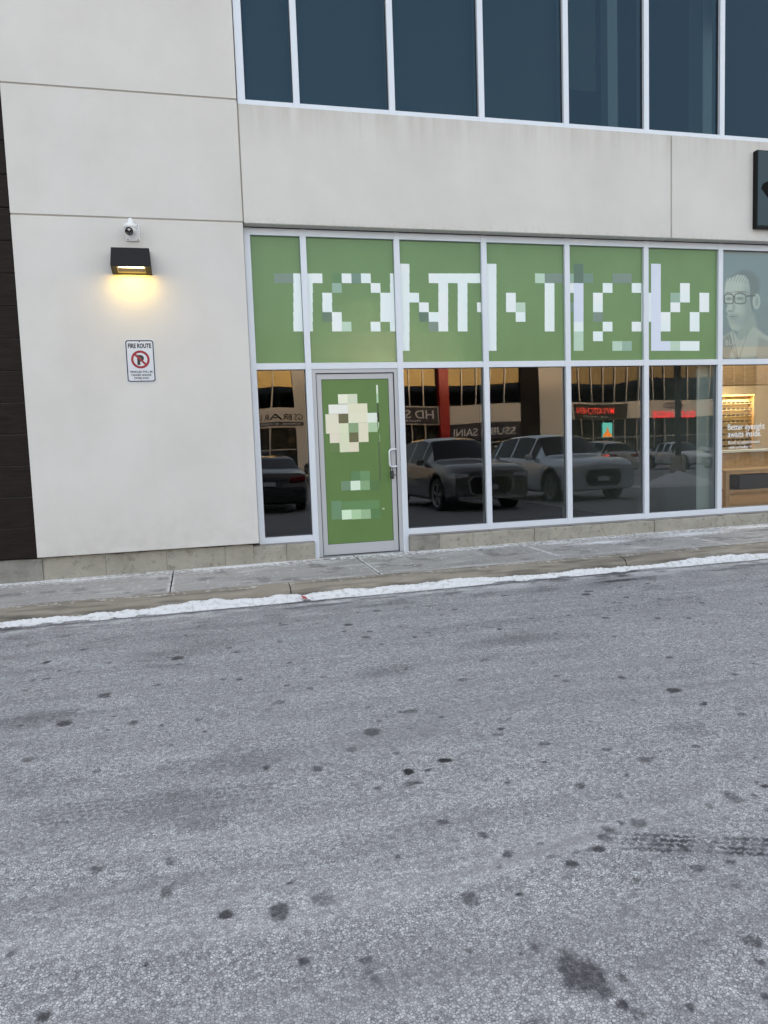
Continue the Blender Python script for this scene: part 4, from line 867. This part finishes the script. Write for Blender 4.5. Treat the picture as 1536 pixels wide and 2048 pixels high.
# ------------------------------------------------------------------ cars parked in the lot behind the photographer (seen in the glass)
CARGLASS = mat('car_glass', (.004, .005, .006), .03, spec=.22); TYRE = mat('tyre', (.015, .015, .016), .8); RIM = mat('rim', (.5, .51, .53), .35, .4); TRIM = mat('car_trim', (.012, .012, .013), .5)
HEADL = mat('headlight', (.75, .78, .82), .08, .2); TAILL = mat('taillight', (.20, .01, .012), .15); PLATE = mat('number_plate', (.62, .64, .68), .4)
def car_proto(kind, paint):
    suv = kind == 'suv'; Lc, Wc, Hc = (4.5, .93, 1.62) if suv else (4.75, .90, 1.44)
    # y: front at 0, rear at -Lc (car points along +Y)
    if suv: top = [(0, .84), (.05, .95), (.3, 1.02), (1.05, 1.08), (1.25, 1.10), (1.95, 1.56), (2.5, 1.62), (3.5, 1.58), (3.95, 1.48), (4.25, 1.12), (4.42, 1.0), (4.5, .6)]; belt = [(0, .82), (.1, .92), (1.2, 1.0), (4.3, 1.06), (4.5, .6)]; gh = (1.2, 2.0, 3.75, 4.3)
    else: top = [(0, .50), (.10, .72), (.4, .80), (1.2, .90), (1.4, .94), (2.15, 1.38), (2.7, 1.44), (3.3, 1.40), (4.05, 1.10), (4.25, 1.06), (4.62, 1.02), (4.75, .6)]; belt = [(0, .48), (.1, .68), (1.3, .88), (4.2, .97), (4.62, .96), (4.75, .58)]; gh = (1.35, 2.2, 3.3, 4.08)
    wf, wr_, rw = (.88, 3.56, .36) if suv else (.95, 3.75, .335)
    st = sorted(set([0, .03, .08, .15, .25] + list(np.linspace(.35, Lc - .35, 62).round(3)) + [Lc - .25, Lc - .15, Lc - .08, Lc - .03, Lc] + [g_ for g_ in gh]))
    ti = lambda s, t: float(np.interp(s, [p[0] for p in t], [p[1] for p in t]))
    verts = []; K = 11
    for s in st:
        zt_, zb_ = ti(s, top), ti(s, belt); zt_ = max(zt_, zb_ + .01)
        w_ = Wc * (1 - .09 * max(0, 1 - s / .55) ** 2.2 - .12 * max(0, 1 - (Lc - s) / .5) ** 2.2)
        lo_ = .24 + .10 * max(0, 1 - s / .5) + .10 * max(0, 1 - (Lc - s) / .5); zc_ = lo_
        for c_ in (wf, wr_):
            d_ = abs(s - c_); ra = rw + .075
            if d_ < ra: zc_ = max(zc_, .02 + rw + math.sqrt(ra * ra - d_ * d_) - .0)
        ingh = gh[0] < s < gh[3]; f_ = min(1, max(0, (zt_ - zb_) / .5)) if ingh else 0
        wroof = w_ * (.93 - .25 * f_)
        zm = max(.62, zc_ + .03)
        zs = max(zc_ + .015, lo_ + .06)
        zm2 = max(zb_ - .10, zm + .005); zb2_ = max(zb_, zm2 + .005)
        sec = [(0, lo_ if zc_ == lo_ else lo_ + .1), (w_ * .72, lo_ if zc_ == lo_ else lo_ + .1), (w_ * .74, zc_), (w_ * .96, zc_), (w_ * .985, zs), (w_, zm), (w_ * .985, zm2), (w_ * .945, zb2_), (wroof, max(zt_ - .05, zb2_ + .004)), (wroof * .86, max(zt_ - .012, zb2_ + .006)), (0, max(zt_ + .012, zb2_ + .008))]
        verts.append([(x, -s, z) for x, z in sec])
    q = MB(); n = len(st)
    for side in (1, -1):
        vs = [(x * side, y, z) for r_ in verts for x, y, z in r_]
        fs = []; mi = []
        for i_ in range(n - 1):
            s0, s1 = st[i_], st[i_ + 1]; sm_ = (s0 + s1) / 2
            for j in range(K - 1):
                f = (i_ * K + j, i_ * K + j + 1, (i_ + 1) * K + j + 1, (i_ + 1) * K + j); m_ = 0
                if side < 0: f = tuple(reversed(f))
                if j < 4: m_ = 2
                if gh[0] <= sm_ <= gh[3]:
                    if j == 7:
                        pil = min(abs(sm_ - (gh[1] + .0)), abs(sm_ - (gh[1] + gh[2]) / 2), abs(sm_ - gh[2] - .05))
                        inw = gh[0] + .45 < sm_ < gh[3] - .22
                        m_ = 1 if (inw and pil > .045) else 0
                    if j in (8, 9) and (gh[0] + .06 < sm_ < gh[1] - .02 or gh[2] + .12 < sm_ < gh[3] - .06): m_ = 1
                    if j == 7 and sm_ < gh[0] + .45: m_ = 0
                fs.append(f); mi.append(m_)
        fs.append(tuple(range(K)) if side < 0 else tuple(reversed(range(K)))); mi.append(0)
        e_ = [(n - 1) * K + j for j in range(K)]; fs.append(tuple(e_) if side > 0 else tuple(reversed(e_))); mi.append(0)
        o = len(q.v); q.v += vs; q.f += [tuple(o + t for t in f) for f in fs]; q.i += mi; q.sm += [True] * len(fs)
    parts = {}
    ob = q.build('body', [paint, CARGLASS, TRIM]); C.objects.unlink(ob)
    bm = bmesh.new(); bm.from_mesh(ob.data); bmesh.ops.remove_doubles(bm, verts=bm.verts, dist=.0008); bmesh.ops.recalc_face_normals(bm, faces=bm.faces); bm.to_mesh(ob.data); bm.free()
    md = ob.modifiers.new('edge', 'EDGE_SPLIT'); md.split_angle = R(38)
    return ob, dict(L=Lc, W=Wc, wf=wf, wr=wr_, rw=rw, suv=suv, front=ti(.05, top), gh=gh)
def make_car(name, label, loc, rz, kind, paint, group):
    T = tag(empty(name, loc, rz), label, 'car', group); body_, d = car_proto(kind, paint); C.objects.link(body_); body_.parent = T
    W_, L_ = d['W'], d['L']
    for s in (-1, 1):
        for yy in (d['wf'], d['wr']):
            mt = Matrix.Translation((s * (W_ - .10), -yy, d['rw'])) @ Matrix.Rotation(R(90) * s, 4, 'Y'); r_ = d['rw']
            q = MB(); q.lathe([(r_ * .66, .085), (r_ * .72, .10), (r_ * .95, .095), (r_, .07), (r_, -.10), (r_ * .9, -.12), (0, -.12)], 28, 0, mt); wh = q.build('wheel', TYRE, T)
            q = MB(); q.lathe([(r_ * .68, .09), (r_ * .62, .07), (r_ * .6, .02), (0, .02)], 28, 1, mt); 
            for k in range(5):
                a = 2 * math.pi * k / 5; p = [mt @ Vector((math.cos(a + e) * rr, math.sin(a + e) * rr, .075)) for rr, e in ((r_ * .1, -.5), (r_ * .64, -.13), (r_ * .64, .13), (r_ * .1, .5))]; q.add(p, [(0, 1, 2, 3)], 0)
            q.lathe([(r_ * .68, .095), (r_ * .63, .085)], 28, 0, mt); q.build('rim', [RIM, TRIM], wh)
        zh = .80 if d['suv'] else .66
        hp = ((W_ * .56, .010), (W_ * .90, .010), (W_ * .955, -.10), (W_ * .995, -.28)); hz_ = ((-.03, .035), (-.055, .05), (-.05, .06), (.01, .065))
        q = MB(); q.add([(s * (x + .006), y, zh + d_) for (x, y), hh_ in zip(hp, hz_) for d_ in hh_], [(2 * k, 2 * k + 2, 2 * k + 3, 2 * k + 1) if s > 0 else (2 * k + 1, 2 * k + 3, 2 * k + 2, 2 * k) for k in range(3)]); q.build('headlight', HEADL, T)
        q = MB(); zr = .95 if d['suv'] else .88; q.box(s * W_ * .66 - .2, s * W_ * .66 + .2, -L_ - .004, -L_ + .16, zr - .07, zr + .06, 0, .03); q.build('taillight', TAILL, T)
        q = MB(); zmr = 1.06 if d['suv'] else .96; q.box(s * (W_ + .02) - .09 + s * .04, s * (W_ + .02) + .09 + s * .04, -d['gh'][0] - .62, -d['gh'][0] - .5, zmr - .07, zmr + .07, 0, .03); q.build('wing_mirror', paint, T)
        for sgn, yy in ((1, d['wf']), (1, d['wr'])):
            q = MB(); ra = d['rw'] + .075; vs = []; n_ = 18
            for k in range(n_ + 1):
                a = math.pi * k / n_; 
                for rr in (ra - .005, ra + .055): vs.append((s * (W_ * .992 + .004), -yy + math.cos(a) * rr, d['rw'] + .02 + math.sin(a) * rr))
            q.add(vs, [(2 * k, 2 * k + 1, 2 * k + 3, 2 * k + 2) for k in range(n_)]); q.build('arch_trim', TRIM if d['suv'] else paint, T)
    zg = .62 if d['suv'] else .5
    q = MB(); pts = [(-.46, -.16), (-.38, -.22), (.38, -.22), (.46, -.16), (.5, .05), (.4, .14), (-.4, .14), (-.5, .05)]
    q.add([(x, .012, zg + z) for x, z in pts] + [(x * 1.02, -.12, zg + z) for x, z in pts], [tuple(range(8))] + [(k, 8 + k, 8 + (k + 1) % 8, (k + 1) % 8) for k in range(8)]); q.build('grille', TRIM, T)
    q = MB(); q.add([(x * 1.09, .006, zg - .03 + (z + .03) * 1.12) for x, z in pts] + [(x * 1.09, -.1, zg - .03 + (z + .03) * 1.12) for x, z in pts], [tuple(range(8))] + [(k, 8 + k, 8 + (k + 1) % 8, (k + 1) % 8) for k in range(8)]); q.build('grille_surround', RIM, T)
    q = MB(); q.box(-W_ * .8, W_ * .8, -.10, .004, .30, .36, 0, .01); q.build('bumper_lip', RIM if d['suv'] else TRIM, T)
    q = MB(); q.box(-.16, .16, .012, .022, zg - .12, zg - .02); q.build('number_plate', PLATE, T)
    q = MB(); q.box(-.16, .16, -L_ - .012, -L_ - .002, .72, .82); q.build('number_plate', PLATE, T)
    return T
def paint(name, c): return mat('paint_' + name, c, .28, .25, .5, 1.)
GP = 'cars parked in the lot facing the shop'
def zl(x, y): return float(zroad(x, y))
make_car('parked_car', 'dark grey SUV parked facing the storefront beside the pale blue SUV', (6.05, -6.1, zl(6, -8)), R(-3), 'suv', paint('dark_grey', (.15, .157, .167)), GP)
make_car('parked_car', 'pale blue-grey SUV with a large dark grille facing the storefront', (9.15, -6.9, zl(9, -9)), R(-3), 'suv', paint('pale_blue', (.62, .68, .76)), GP)
make_car('parked_car', 'black sedan parked with its tail towards the shop door', (1.75, -14.4, zl(1.7, -12)), R(180), 'sedan', paint('black', (.02, .022, .026)), GP)
GP2 = 'cars in the far row by the lamp post'
make_car('parked_car', 'silver SUV parked with its tail to the lamp post', (18.3, -26.0, zl(18, -24)), R(172), 'suv', paint('silver', (.36, .36, .35)), GP2)
make_car('parked_car', 'white sedan parked behind the lamp post facing the shop', (25.6, -24.5, zl(25, -26)), R(-4), 'sedan', paint('white', (.62, .63, .64)), GP2)
make_car('parked_car', 'white SUV standing next to the white sedan in the far row', (30.2, -25.5, zl(30, -27)), R(-4), 'suv', paint('white2', (.58, .59, .60)), GP2)
make_car('parked_car', 'dark blue SUV standing beside the silver SUV in the far row', (15.4, -24.5, zl(15, -26)), R(2), 'suv', paint('dark_blue', (.02, .024, .04)), GP2)
make_car('parked_car', 'dark sedan parked below the law office sign across the lot', (6.6, -31.0, zl(6.6, -32)), R(4), 'sedan', paint('dark', (.03, .032, .035)), GP2)
# lamp post on its concrete base, snow heap
lp = tag(empty('lamp_post', (20.6, -20.2, zl(20.6, -20.2))), 'black square lamp post on a concrete base in the parking lot', 'lamp post')
q = MB(); q.lathe([(.32, -.3), (.32, .75), (.29, .8), (0, .8)], 20); q.build('base', PLINTH, lp)
box('pole', (-.09, .09, -.09, .09, .8, 8.5), BLACKP, lp); box('lamp_head', (-.3, .3, -.9, .12, 8.5, 8.62), BLACKP, lp)
n = 26; vs = []; fs = []
for j in range(n + 1):
    for i_ in range(n + 1):
        x = (i_ / n - .5) * 3.4; y = (j / n - .5) * 2.6; r_ = math.hypot(x / 1.5, y / 1.15); h_ = max(0, 1 - r_) ** .8 * .62 * (.75 + .6 * float(fbm(np.array(x), np.array(y), 1.9, 3, 4))) - .02 * (r_ > .98); h_ *= .72; vs.append((x * .8, y * .8, h_ + (float(vnoise(np.array(x), np.array(y), 6, 6)) - .5) * .05 * (r_ < .95)))
for j in range(n):
    for i_ in range(n): a = j * (n + 1) + i_; fs.append((a, a + 1, a + n + 2, a + n + 1))
o = mesh('snow_heap', vs, fs, SNOW, smooth=True); o.location = (14.2, -11.2, zl(14.2, -11.2)); tag(o, 'heap of ploughed snow lying in the parking lot before the lamp post', 'snow heap')

# ------------------------------------------------------------------ building across the lot (seen in the glass)
OB = tag(empty('commercial_building', (0, -45.9, -1.16)), 'long beige two-storey commercial building across the parking lot with a red pillar', 'building')
OY = 0.
def ob_box(name, x0, x1, y0, y1, z0, z1, m): return box(name, (x0, x1, y0, y1, z0, z1), m, OB)
OPANEL = mat('far_panel', (.80, .75, .66), .85); ONAVY = mat('navy_panel', (.012, .018, .045), .4); OALU = mat('far_mullion', (.55, .55, .55), .4, .3)
F0, F1, U0, U1 = 3.80, 5.15, 5.20, 8.55
ob_box('shell', -16, 62, -14, -.35, -.4, 9.3, mat('far_shell', (.10, .10, .10), .9)); ob_box('parapet', -16, 62, -.35, .12, U1 + .02, 9.4, OPANEL)
solid = [(-16, 2.0, OPANEL), (6.95, 9.1, OPANEL), (18.05, 18.8, None), (24.85, 26.32, SIDING), (26.32, 28.7, OPANEL), (46.5, 62, OPANEL)]
glz = [(2.0, 6.95), (9.1, 18.05), (18.8, 24.85), (28.7, 46.5)]
for x0, x1, m in solid:
    if m: ob_box('wall_panel' if m is OPANEL else 'siding_panel', x0 + .01, x1 - .01, -.35, .12, -.4, U1, m)
ob_box('red_pillar', 18.05, 18.8, -.3, .45, -.4, 9.7, mat('red_metal', (.50, .012, .016), .4))
gm = {}
for x0, x1 in glz:
    ob_box('fascia_panel', x0, x1, -.3, .12, F0, F1, OPANEL); nb = max(1, round((x1 - x0) / 1.12)); dx = (x1 - x0) / nb
    ob_box('sill', x0, x1, -.3, .05, -.4, .25, OPANEL); ob_box('transom', x0, x1, -.12, .03, 2.2, 2.27, OALU); ob_box('window_sill', x0, x1, -.12, .03, F1, U0, OALU); ob_box('head', x0, x1, -.12, .03, U1 - .06, U1, OALU)
    for k in range(nb):
        a, b = x0 + k * dx, x0 + (k + 1) * dx
        for z0, z1, mm, nm in ((.25, 2.2, G_LOW, 'window'), (2.27, F0, G_LOW, 'window'), (U0, U1 - .06, G_OPP, 'upper_window')):
            key = (round(dx, 4), z0)
            if key not in gm:
                q = MB(); q.add([(0, 0, z0), (0, 0, z1), (dx, 0, z1), (dx, 0, z0)], [(0, 1, 2, 3)]); ob_ = q.build(nm, mm, OB); gm[key] = ob_.data
            else: ob_ = link(bpy.data.objects.new(nm, gm[key]), OB)
            ob_.location = (a, -.06, 0)
        if k:
            ob_box('mullion', a - .035, a + .035, -.12, .04, .25, F0, OALU); ob_box('mullion', a - .035, a + .035, -.12, .04, F1, U1, OALU)
# interior backdrop of the shops over there
# signs across the lot
def far_sign(name, label, x0, x1, z0, z1, m, texts, y=.13, depth=.1, extra=None):
    T = tag(empty(name, (x0, -45.9 + y, -1.16 + z0)), label, 'sign')
    if m: box('cabinet', (0, x1 - x0, 0, depth, 0, z1 - z0), m, T)
    for k, (s, cx, cz, h_, wd_, mm) in enumerate(texts):
        q = MB(); put_text(q, s, cx - x0, cz - z0, h_, depth + .01, wd_, face=1, bold=.012); q.build('lettering', mm, T)
    return T
WT = mat('far_white', (.75, .76, .78), .5); RED = m_emit('red_letters', (.8, .02, .03), 1.0); DK = mat('far_dark', (.03, .03, .03), .5)
far_sign('law_office_sign', 'dark GS BRAR LAW lettering over a navy strip across the lot', 3.0, 7.4, 4.25, 4.85, None, [('GS BRAR LAW', 5.7, 4.35, .42, 3.6, DK)], depth=.02)
far_sign('law_office_strip', 'navy strip of small lettering under the law office name', 4.4, 7.5, 3.92, 4.2, ONAVY, [('PROFESSIONAL CORPORATION', 5.9, 3.98, .15, 2.8, WT)])
far_sign('shop_sign', 'navy HD Sultan sign beside the red pillar across the lot', 10.2, 17.9, 3.9, 5.1, ONAVY, [('HD Sultan', 15.4, 4.3, .62, 4.4, WT), ('PHARMACY', 15.4, 4.02, .16, 2.2, WT)])
far_sign('shop_sign', 'navy SUBH SAINI sign under the fascia across the lot', 18.85, 24.8, 2.45, 3.78, ONAVY, [('SSUBH SAINI', 21.8, 2.8, .6, 5.2, WT)])
far_sign('restaurant_sign', 'black restaurant sign with red neon letters across the lot', 29.2, 34.3, 3.85, 5.05, mat('far_black', (.01, .01, .01), .4), [("MV'S KITCHEN", 31.2, 4.3, .5, 3.7, m_emit('orange_letters', (.8, .06, .04), .6)), ('INDIAN FOOD & SWEETS', 31.2, 4.0, .14, 2.4, WT)])
far_sign('red_letter_sign', 'bright red letter sign on the fascia behind the lamp post', 36.2, 40.7, 3.7, 4.4, None, [('OLLCO HHCUE', 38.4, 3.75, .55, 4.3, RED)], depth=.06)
T = far_sign('oval_sign', 'small dark red oval sign with white lettering above red letters', 37.0, 39.2, 4.5, 5.05, None, [('TOLBALL', 37.9, 4.65, .26, 1.5, WT)], depth=.06)
q = MB(); q.add([(1.3 + 1.0 * math.cos(2 * math.pi * k / 20), .05, .28 + .25 * math.sin(2 * math.pi * k / 20)) for k in range(20)], [tuple(reversed(range(20)))]); q.build('oval', mat('dark_red', (.16, .01, .012), .5), T)
T = tag(empty('lit_poster', (31.9, -45.85, -1.16 + 2.28)), 'bright teal and orange lit poster in a far shop window', 'poster')
q = MB(); q.box(0, 1.05, 0, .05, 0, 1.25, 0); q.build('screen', m_emit('teal_screen', (.12, .55, .45), .7), T)
q = MB(); q.add([(x, .056, z) for x, z in ((.03, .02), (1.02, .02), (.98, .25), (.72, .4), (.66, .62), (.58, .88), (.48, .9), (.44, .6), (.3, .38), (.05, .22))], [tuple(reversed(range(10)))]); q.build('print', m_emit('orange_screen', (.85, .22, .02), .7), T)
bpy.context.view_layer.update()
